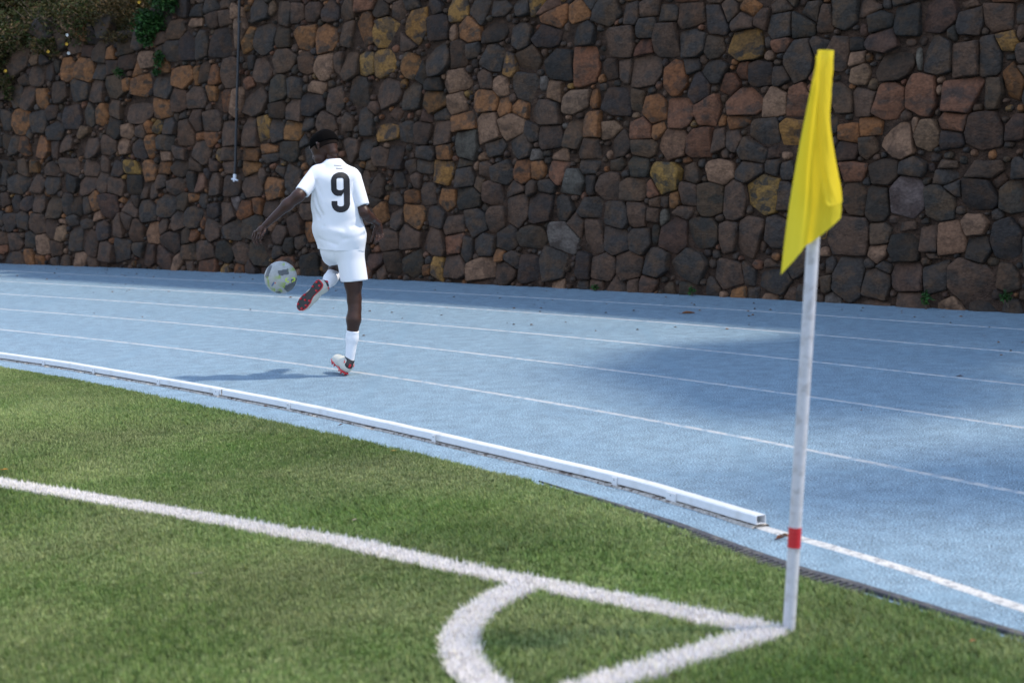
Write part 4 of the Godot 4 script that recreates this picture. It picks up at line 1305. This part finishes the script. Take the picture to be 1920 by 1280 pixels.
	nets(so, [[Vector3(-0.0644, 0.8508, 0), Vector3(-0.0816, 0.7705, -0.26), 0.09, 0.084, 0.04]], 0.0075, [[thigh, thigh.dot(Vector3(-0.0747, 0.787, -0.17))]], 0.012, Vector3(9, 6, 9))
	shape("shorts", so.build(), cloth, t)
	# socks
	var s1 := MB.new()
	nets(s1, [[Vector3(0.0518, 0.3123, 0.008), Vector3(0.0437, 0.2507, 0), 0.044, 0.041, 0.02], [Vector3(0.0437, 0.2507, 0), Vector3(0.0196, 0.0847, -0.01), 0.041, 0.033, 0.02]], 0.005, [[(Vector3(0.0518, 0.3123, 0.008) - Vector3(0.0437, 0.2507, 0)).normalized(), (Vector3(0.0518, 0.3123, 0.008) - Vector3(0.0437, 0.2507, 0)).normalized().dot(Vector3(0.0513, 0.3049, 0.006))]], 0.008, Vector3(6, 22, 6))
	shape("sock", s1.build(), cloth, t)
	var s2 := MB.new()
	var shin := (Vector3(-0.0879, 0.6647, -0.22) - Vector3(-0.1258, 0.6038, 0)).normalized()
	nets(s2, [[Vector3(-0.0901, 0.6668, -0.24), Vector3(-0.1004, 0.6417, -0.1), 0.05, 0.046, 0.02], [Vector3(-0.1004, 0.6417, -0.1), Vector3(-0.1283, 0.6012, 0.01), 0.046, 0.034, 0.02]], 0.005, [[shin, shin.dot(Vector3(-0.0913, 0.659, -0.2))]], 0.005, Vector3(10, 10, 10))
	shape("sock", s2.build(), cloth, t)
	# boots
	var toe := Vector3(-0.38, 0.24, -0.89).normalized()
	var bu := Vector3(0.507, 0.862, 0.016)
	bu = (bu - toe * bu.dot(toe)).normalized()
	var ankle: Vector3 = Vector3(0.0212, 0.0811, -0.01)
	var b1 := boot(t)
	b1.transform = Transform3D(Basis(toe, bu, toe.cross(bu)), ankle - bu * 0.088 - toe * 0.045)
	var low := 1e9
	for c in b1.get_children():
		if c is MeshInstance3D:
			for q in c.mesh.get_faces():
				low = minf(low, (b1.transform * q).y)
	b1.position.y -= low - 0.001
	var t2: Vector3 = (Vector3(-0.2882, 0.4367, -0.03) - Vector3(-0.1291, 0.6135, 0.03)).normalized()
	var u2: Vector3 = -(Vector3(-0.77, 0.63, 0) * 0.42 + Vector3(0, 0, 0.9))
	u2 = (u2 - t2 * u2.dot(t2)).normalized()
	var b2 := boot(t)
	b2.transform = Transform3D(Basis(t2, u2, t2.cross(u2)), Vector3(-0.1295, 0.6004, 0) - u2 * 0.078 - t2 * 0.04)

func boot(parent: Node3D) -> Node3D:
	var upper := MB.new()
	nets(upper, [[Vector3(0.034, 0.035, 0), Vector3(0.045, 0.075, 0), 0.034, 0.035, 0.03], [Vector3(0.05, 0.045, 0), Vector3(0.13, 0.034, 0), 0.037, 0.036, 0.04], [Vector3(0.13, 0.03, 0.006), Vector3(0.2, 0.02, 0.008), 0.036, 0.034, 0.03], [Vector3(0.13, 0.03, -0.01), Vector3(0.195, 0.02, -0.012), 0.03, 0.028, 0.03], [Vector3(0.2, 0.018, 0.0), Vector3(0.232, 0.014, 0.002), 0.032, 0.026, 0.03]], 0.005, [[Vector3.DOWN, 0.0], [Vector3(-0.25, 1, 0).normalized(), 0.086]])
	var b := shape("boot", upper.build(), mat(0.52, 0.52, 0.46, 0.5), parent)
	var col := MB.new()
	nets(col, [[Vector3(0.030, 0.05, 0), Vector3(0.045, 0.08, 0), 0.0365, 0.0375, 0.03]], 0.004, [[Vector3(-0.25, 1, 0).normalized(), 0.089], [Vector3(0.75, -1, 0).normalized(), -0.012]])
	shape("collar", col.build(), mat(0.018, 0.02, 0.024, 0.6), b)
	var red := mat(0.62, 0.02, 0.03, 0.45)
	for k in 3:
		for s in [-1.0, 1.0]:
			var lb := MB.new()
			lb.box(Transform3D(Basis(Vector3(0, 0, 1), 0.5), Vector3(0.018 + 0.012 * k, 0.062 + 0.003 * k, 0.0362 * s)), Vector3(0.0065, 0.012 + 0.007 * k, 0.006))
			shape("logo_bar", lb.build(true), red, b)
	var rb := MB.new()
	rb.box(Transform3D(Basis(), Vector3(-0.0055, 0.058, 0)), Vector3(0.006, 0.022, 0.014))
	shape("heel_mark", rb.build(true), red, b)
	# sole plate: red rim below the upper, black plate under it
	var outline := [[0.0, 0.012], [0.004, 0.024], [0.02, 0.033], [0.05, 0.034], [0.09, 0.027], [0.12, 0.028], [0.16, 0.04], [0.2, 0.043], [0.235, 0.034], [0.254, 0.018], [0.259, 0.0]]
	for q in [["sole_rim", 1.0, 0.004, -0.004, red], ["sole", 0.9, -0.003, -0.008, mat(0.016, 0.016, 0.02, 0.45)]]:
		var mb := MB.new()
		var ring := []
		for e in outline:
			ring.append(Vector2(0.129 + (e[0] - 0.129) * (1.0 if q[1] == 1.0 else 0.96), e[1] * q[1]))
		for k in range(outline.size() - 2, -1, -1):
			ring.append(Vector2(ring[k].x, -ring[k].y))
		var m := ring.size()
		for h in [q[2], q[3]]:
			for e in ring:
				mb.p(Vector3(e.x, h, e.y))
		for k in m:
			mb.quad(k, (k + 1) % m, m + (k + 1) % m, m + k)
		for h in 2:
			var c := mb.p(Vector3(0.13, q[2 + h], 0))
			for k in m:
				var a: int = mb.p(mb.v[h * m + k])
				var e: int = mb.p(mb.v[h * m + (k + 1) % m])
				if h == 0:
					mb.tri(c, a, e)
				else:
					mb.tri(c, e, a)
		shape(q[0], mb.build(true), q[4], b)
	for p in [Vector2(0.024, 0.014), Vector2(0.024, -0.019), Vector2(0.064, 0.02), Vector2(0.064, -0.02), Vector2(0.15, 0.028), Vector2(0.15, -0.028), Vector2(0.19, 0.03), Vector2(0.19, -0.03), Vector2(0.228, 0.02), Vector2(0.228, -0.02), Vector2(0.17, 0.0)]:
		var sb := MB.new()
		sb.tube([Vector3(p.x, -0.007, p.y), Vector3(p.x, -0.014, p.y), Vector3(p.x, -0.0195, p.y)], [0.0075, 0.0062, 0.0045], 8)
		shape("stud", sb.build(), red, b)
	return b

func in_nine(x: float, y: float) -> bool:
	# units of the figure: 0..425 across, 0..870 down
	if x < 0 or x > 425 or y < 0 or y > 870:
		return false
	var rc := func(px: float, py: float, x0: float, y0: float, x1: float, y1: float, r: float) -> bool:
		var dx := maxf(maxf(x0 + r - px, px - x1 + r), 0.0)
		var dy := maxf(maxf(y0 + r - py, py - y1 + r), 0.0)
		return px >= x0 and px <= x1 and py >= y0 and py <= y1 and dx * dx + dy * dy <= r * r
	if not rc.call(x, y, 0, 0, 425, 870, 195):
		return false
	if rc.call(x, y, 128, 122, 290, 385, 48):
		return false
	if x < 290:
		if y > 515 and y < 620:
			return false
		if y <= 515 and y > 300:
			if not rc.call(x, y, 0, -200, 700, 515, 165):
				return false
			if x > 228 and y > 385 and (x - 228) / 62.0 + (y - 515) / 75.0 > 0.0 and y > 440:
				return false
	if y >= 620 and rc.call(x, y, 138, 400, 288, 735, 44):
		return false
	return true

func number_nine(fd: Dictionary, shirt: Node3D) -> void:
	var a: Vector3 = Vector3(-0.0504, 1.3541, 0.1)
	var b: Vector3 = Vector3(0.0686, 1.0928, 0.1)
	var black := mat(0.012, 0.012, 0.016, 0.55, 0.4)
	var mb := MB.new()
	var nx := 56
	var ny := 112
	var id := {}
	for j in ny:
		for i in nx:
			if not in_nine((i + 0.5) / nx * 425.0, (j + 0.5) / ny * 870.0):
				continue
			var q := []
			for e in [[0, 0], [1, 0], [1, 1], [0, 1]]:
				var key := Vector2i(i + e[0], j + e[1])
				if not id.has(key):
					var x := lerpf(a.x, b.x, float(key.x) / nx)
					var y := lerpf(a.y, b.y, float(key.y) / ny)
					id[key] = mb.p(Vector3(x, y, meet(fd, x, y) + 0.0022))
				q.append(id[key])
			mb.quad(q[0], q[1], q[2], q[3])
	shape("number", mb.build(), black, shirt)
	# two rows of tiny print under the collar
	var tb := MB.new()
	for row in 2:
		var l: Vector3 = Vector3(-0.0326, 1.3981, 0.1) if row == 0 else Vector3(-0.02, 1.3785, 0.1)
		var r: Vector3 = Vector3(0.017, 1.3929, 0.1) if row == 0 else Vector3(0.0234, 1.3748, 0.1)
		for k in 6:
			for s in 3:
				var f := (k + 0.15 + 0.3 * s) / 6.0
				var c := l.lerp(r, f)
				var hgt := 0.0055 if s != 1 else 0.0018
				for e in [[-0.0008, -hgt], [0.0008, -hgt], [0.0008, hgt], [-0.0008, hgt]]:
					tb.p(Vector3(c.x + e[0] * (1.0 if s != 1 else 2.0), c.y + e[1], meet(fd, c.x, c.y) + 0.003))
				var z := tb.v.size() - 4
				tb.quad(z, z + 1, z + 2, z + 3)
	shape("print", tb.build(true), mat(0.3, 0.3, 0.34, 0.7), shirt)

# ---------------------------------------------------------------- the ball
func football() -> void:
	var r := 0.109
	var t := thing("football", "scuffed white football with grey and lime panels in mid-air beside the lifted boot", "ball", Vector3(-1.5372, 0.6621, -10.4297))
	var seeds: Array[Vector3] = []
	for k in 24:
		var y := 1.0 - 2.0 * (k + 0.5) / 24.0
		var an := k * 2.399963 + 0.6
		seeds.append(Vector3(cos(an) * sqrt(1 - y * y), y, sin(an) * sqrt(1 - y * y)).rotated(Vector3(0.6, 0.3, 0.74).normalized(), 0.8))
	var panels: Array[MB] = []
	for k in 24:
		panels.append(MB.new())
	var white := Color(0.37, 0.38, 0.37)
	var dark := Color(0.05, 0.06, 0.07)
	var lime := Color(0.26, 0.36, 0.06)
	# printed marks: centre (x, y) on the side toward the viewer, half size, turn, colour
	var marks := [[0.3, 0.36, 0.3, 0.163, 0.16, dark], [-0.66, 0.42, 0.125, 0.4, -0.35, dark], [0.6, -0.58, 0.3, 0.213, 0.45, dark], [-0.12, 0.06, 0.275, 0.1, 0.2, lime], [0.72, 0.5, 0.2, 0.1, 0.1, lime], [0.16, -0.36, 0.225, 0.175, -0.4, lime], [-0.72, -0.2, 0.1, 0.325, 0.1, lime], [-0.46, -0.66, 0.2, 0.112, -0.3, lime], [-0.06, -0.78, 0.2, 0.125, 0.3, lime], [-0.12, -0.9, 0.175, 0.088, 0.2, dark], [0.22, 0.83, 0.112, 0.075, 0, lime], [-0.35, -0.33, 0.05, 0.15, -0.55, Color(0.06, 0.12, 0.26)], [-0.22, -0.26, 0.035, 0.035, 0.0, Color(0.5, 0.1, 0.05)], [0.9, -0.3, 0.15, 0.25, 0.2, dark]]
	var nu := 128
	var nv := 64
	var at := func(i: int, j: int) -> Vector3:
		var th := PI * j / nv
		var ph := TAU * i / nu
		return Vector3(sin(th) * cos(ph), cos(th), sin(th) * sin(ph))
	for j in nv:
		for i in nu:
			var q := [at.call(i, j), at.call(i + 1, j), at.call(i + 1, j + 1), at.call(i, j + 1)]
			var mid: Vector3 = (q[0] + q[1] + q[2] + q[3]).normalized()
			var best := 0
			for k in 24:
				if seeds[k].dot(mid) > seeds[best].dot(mid):
					best = k
			var mb := panels[best]
			var b := mb.v.size()
			for p in q:
				var d1 := -2.0
				var d2 := -2.0
				for k in 24:
					var d: float = seeds[k].dot(p)
					if d > d1:
						d2 = d1
						d1 = d
					elif d > d2:
						d2 = d
				var edge := acos(clampf(d2, -1, 1)) - acos(clampf(d1, -1, 1))
				var c := white * (1.0 + 0.22 * noise.get_noise_3dv(p * 260.0) + 0.12 * noise.get_noise_3dv(p * 900.0))
				var mx: float = p.x
				var my: float = p.y
				var flip: bool = p.z < 0.0
				for m in marks:
					var e := Vector2(mx * (-1.0 if flip else 1.0) - m[0], my - m[1]).rotated(-m[4])
					if absf(e.x) < m[2] and absf(e.y) < m[3]:
						var fade := 1.0 if m[5] != lime else clampf(0.5 + 0.6 * (e.x / m[2]), 0.15, 1.0)
						c = c.lerp(m[5], 0.9 * fade)
				for s in [-1.0, 1.0]:
					var e := Vector2(mx - 0.68 - 0.12 * s, my + 0.1)
					if not flip and absf(e.length() - 0.11) < 0.035 and e.x * s > -0.03:
						c = Color(0.5, 0.68, 0.04)
				mb.col = Color(c.r, c.g, c.b)
				mb.p(p * r * (1.0 - 0.022 * exp(-edge * edge / 0.0012)))
			mb.quad(b, b + 3, b + 2, b + 1)
	var pm := mat(1, 1, 1, 0.42, 0.5)
	for k in 24:
		shape("panel", weld(panels[k]).build(), pm, t)

func weld(mb: MB) -> MB:
	var o := MB.new()
	var seen := {}
	var mapped := PackedInt32Array()
	for k in mb.v.size():
		var key := Vector3i((mb.v[k] * 20000.0).round())
		if not seen.has(key):
			o.col = mb.c[k]
			seen[key] = o.p(mb.v[k])
		mapped.append(seen[key])
	for k in range(0, mb.ix.size(), 3):
		var a := mapped[mb.ix[k]]
		var b := mapped[mb.ix[k + 1]]
		var c := mapped[mb.ix[k + 2]]
		if a != b and b != c and a != c:
			o.tri(a, b, c)
	return o

# ---------------------------------------------------------------- corner flag
func corner_flag() -> void:
	var foot: Vector3 = Vector3(0.8122, 0.001, -4.5524)
	var top: Vector3 = Vector3(0.9153, 1.7127, -4.552)
	var t := thing("corner_flag", "yellow corner flag on a leaning white pole with a red band", "flag", foot)
	var d := top - foot
	var at := func(f: float) -> Vector3: return d * f
	var pm := mat(1, 1, 1, 0.4, 0.5)
	pm.albedo_texture = patch_texture(256, Vector3(0.58, 0.58, 0.62), Vector3(0.44, 0.43, 0.45), 0.66, 0.12, 0.08, 171)
	triplanar(pm, 2.6)
	var pole := MB.new()
	pole.tube([at.call(-0.03), at.call(0.0), at.call(0.3), at.call(0.6), at.call(0.994), at.call(1.0)], [0.0188, 0.0188, 0.0188, 0.0186, 0.0184, 0.015], 24)
	shape("pole", pole.build(), pm, t)
	var band := MB.new()
	var f0 := 0.1535
	var f1 := 0.1895
	var path := []
	var rr := []
	for k in 13:
		path.append(at.call(lerpf(f0, f1, k / 12.0)))
		rr.append(0.0197 + 0.0004 * sin(k * 2.2))
	band.tube(path, rr, 24)
	shape("red_band", band.build(), mat(0.55, 0.02, 0.03, 0.4), t)
	var cloth := mat(0.88, 0.70, 0.045, 0.55, 0.3)
	cloth.backlight_enabled = true
	cloth.backlight = Color(1, 1, 1)
	var left := [Vector3(0.0609, 1.7005, 0.0874), Vector3(0.0572, 1.668, 0.0874), Vector3(0.0401, 1.5926, 0.0874), Vector3(0.0057, 1.4288, 0.0874), Vector3(-0.0244, 1.259, 0.0874), Vector3(-0.0471, 1.0874, 0.0874)]
	var right := [Vector3(0.1074, 1.704, 0.0874), Vector3(0.1061, 1.6492, 0.0874), Vector3(0.1006, 1.5213, 0.0874), Vector3(0.1177, 1.4161, 0.0874), Vector3(0.1402, 1.3026, 0.0874), Vector3(0.1413, 1.2405, 0.0874)]
	var crease := [Vector3(0.0744, 1.7017, 0.0874), Vector3(0.067, 1.6619, 0.0874), Vector3(0.0613, 1.5579, 0.0874), Vector3(0.0618, 1.3931, 0.0874), Vector3(0.0711, 1.3176, 0.0874), Vector3(0.0789, 1.2781, 0.0874)]
	var hem := [Vector3(0.1074, 1.704, 0.0874), Vector3(0.1061, 1.6522, 0.0874), Vector3(0.1014, 1.5272, 0.0874), Vector3(0.1169, 1.4221, 0.0874), Vector3(0.1363, 1.3314, 0.0874), Vector3(0.1418, 1.2905, 0.0874)]
	var along := func(pts: Array, f: float) -> Vector3:
		var g: float = clampf(f, 0, 1) * (pts.size() - 1)
		var i := mini(int(g), pts.size() - 2)
		var p0: Vector3 = pts[maxi(i - 1, 0)]
		var p3: Vector3 = pts[mini(i + 2, pts.size() - 1)]
		return pts[i].cubic_interpolate(pts[i + 1], p0, p3, g - i)
	var fl := MB.new()
	var nv := 48
	var nu := 36
	for j in nv + 1:
		var v := float(j) / nv
		var l: Vector3 = along.call(left, v)
		var r: Vector3 = along.call(right, v)
		for i in nu + 1:
			var u := float(i) / nu
			var p := l.lerp(r, u)
			var amp := 0.012 + 0.035 * v
			var z := -0.005 + 0.03 * v - 0.05 * u * (0.4 + v) + amp * 0.4 * sin(u * 7.0 + v * 1.2 + 0.4) + 0.006 * noise.get_noise_2d(u * 200.0, v * 120.0) - 0.012 * u * v
			z += 0.004 * noise.get_noise_2d(u * 500.0 + 40.0, v * 260.0)
			z -= 0.022 * v * exp(-pow((u - 0.47) / 0.07, 2.0))
			fl.p(p + Vector3(0, 0, z))
	for j in nv:
		for i in nu:
			var b := j * (nu + 1) + i
			fl.quad(b, b + 1, b + nu + 2, b + nu + 1)
	# the fly end folded back over the front
	var f2 := fl.v.size()
	var nw := 16
	for j in nv + 1:
		var v := float(j) / nv
		var l: Vector3 = along.call(crease, v)
		var r: Vector3 = along.call(hem, v)
		for i in nw + 1:
			var u := float(i) / nw
			var p := l.lerp(r, u)
			var z := 0.013 + 0.03 * v + 0.022 * (1.0 - u) * v + 0.014 * sin(u * 4.2 - 0.6 + v) - 0.055 * pow(u, 6.0) * v + 0.006 * noise.get_noise_2d(u * 300.0 + 99.0, v * 240.0)
			fl.p(p + Vector3(0, 0, z))
	for j in nv:
		for i in nw:
			var b := f2 + j * (nw + 1) + i
			fl.quad(b, b + 1, b + nw + 2, b + nw + 1)
	var flag := shape("flag_cloth", fl.build(), cloth, t)
	var sl := MB.new()
	path = []
	rr = []
	for k in 15:
		path.append(at.call(lerpf(0.875, 1.004, k / 14.0)) + Vector3(0.002, 0, 0.0))
		rr.append(0.0235 + 0.0025 * noise.get_noise_1d(k * 60.0))
	sl.tube(path, rr, 20, false)
	shape("pole_sleeve", sl.build(), cloth, flag)

# ---------------------------------------------------------------- litter
func dry_leaf(label: String, at: Vector3, length: float, width: float, turn: float, curl: float, col: Color) -> void:
	var mb := MB.new()
	mb.col = Color.WHITE
	var n := 10
	for i in n + 1:
		var u := float(i) / n
		var w := width * sin(PI * pow(u, 0.8)) * (1.0 + 0.2 * noise.get_noise_1d(i * 50.0))
		for k in 5:
			var s := (k - 2) / 2.0
			mb.p(Vector3((u - 0.5) * length, 0.003 + curl * s * s * w * 0.45 + curl * 0.12 * length * pow(u - 0.5, 2.0), s * w * (1.0 - 0.35 * curl)))
	for i in n:
		for k in 4:
			var b := i * 5 + k
			mb.quad(b, b + 1, b + 6, b + 5)
	var t := thing("dry_leaf", label, "leaf", at, "dry leaves lying on the ground")
	t.rotation.y = turn
	shape("blade", mb.build(true), mat(col.r, col.g, col.b, 0.8), t)
	var st := MB.new()
	st.tube([Vector3(-length * 0.72, 0.006, 0), Vector3(-length * 0.5, 0.004, 0), Vector3(length * 0.4, 0.005, 0)], [0.0015, 0.0018, 0.0008], 5)
	shape("stalk", st.build(), mat(col.r * 0.6, col.g * 0.5, col.b * 0.5, 0.8), t)

func small_things() -> void:
	dry_leaf("curled orange-brown dry leaf on the outer lanes in front of the wall", Vector3(1.5936, 0.001, -13.965), 0.13, 0.035, 0.15, 1.2, Color(0.26, 0.10, 0.035))
	dry_leaf("crumpled brown leaf on the white inner line beside the red pole band", Vector3(0.9859, 0.001, -5.6947), 0.045, 0.017, 0.6, 1.6, Color(0.16, 0.06, 0.03))
	dry_leaf("small tan leaf lying against the crumpled brown one by the flag pole", Vector3(1.0106, 0.001, -5.7337), 0.035, 0.013, -0.7, 1.4, Color(0.22, 0.11, 0.05))
	dry_leaf("tiny dark brown leaf on a lane line near the right edge", Vector3(2.825, 0.001, -9.7567), 0.04, 0.012, 0.1, 1.0, Color(0.09, 0.03, 0.015))
	dry_leaf("orange petal on the turf at the left edge above the pitch line", Vector3(-2.3837, 0.026, -7.1998), 0.03, 0.012, 0.3, 0.5, Color(0.6, 0.28, 0.03))
	dry_leaf("pale twig scrap lying on the turf above the pitch line", Vector3(-0.6333, 0.026, -6.0339), 0.03, 0.006, 1.2, 0.6, Color(0.45, 0.42, 0.35))
	dry_leaf("thin pale straw lying on the turf below the pitch line", Vector3(-1.0986, 0.028, -5.2624), 0.04, 0.003, 0.2, 0.6, Color(0.4, 0.42, 0.32))
	dry_leaf("small tan leaf on the turf close to the drain edging at right", Vector3(1.3086, 0.026, -4.3554), 0.022, 0.008, 0.4, 0.9, Color(0.35, 0.16, 0.06))
	dry_leaf("small yellow leaf scrap at the turf edge beside the kerb rail", Vector3(-0.5823, 0.026, -7.4734), 0.024, 0.01, 0.2, 0.6, Color(0.42, 0.3, 0.06))
	var grit := MB.new()
	for k in 170:
		var x := rng.randf_range(-8.0, 5.5)
		var wz := WA * x * x + WB * x + WC
		var z := wz + 0.25 + absf(rng.randfn()) * 2.2
		if z > interp(turf_edge, x) - 0.3:
			continue
		grit.col = [Color(0.05, 0.04, 0.035), Color(0.09, 0.06, 0.04), Color(0.14, 0.08, 0.045)][rng.randi() % 3]
		var r := rng.randf_range(0.004, 0.012)
		var o := Vector3(x, 0.004, z)
		var b := grit.p(o + Vector3(0, r, 0))
		for q in 6:
			var an := TAU * q / 6.0
			grit.p(o + Vector3(cos(an) * r * rng.randf_range(0.8, 2.0), 0, sin(an) * r * rng.randf_range(0.8, 1.4)))
		for q in 6:
			grit.tri(b, b + 1 + (q + 1) % 6, b + 1 + q)
	var gn := shape("grit", grit.build(true), mat(1, 1, 1, 0.9))
	gn.set_meta("kind", "stuff")
	gn.set_meta("label", "small dark crumbs of soil and bark scattered on the track below the wall")
	for c in [[-0.9328, -8.3558, "brown leaf crumb under the kerb rail nearest the hollow end"], [-1.4437, -9.051, "brown leaf crumb under the kerb rail just right of the rail joint"]]:
		dry_leaf(c[2], Vector3(c[0], 0.008, c[1]), 0.03, 0.01, 0.8, 1.3, Color(0.11, 0.045, 0.025))
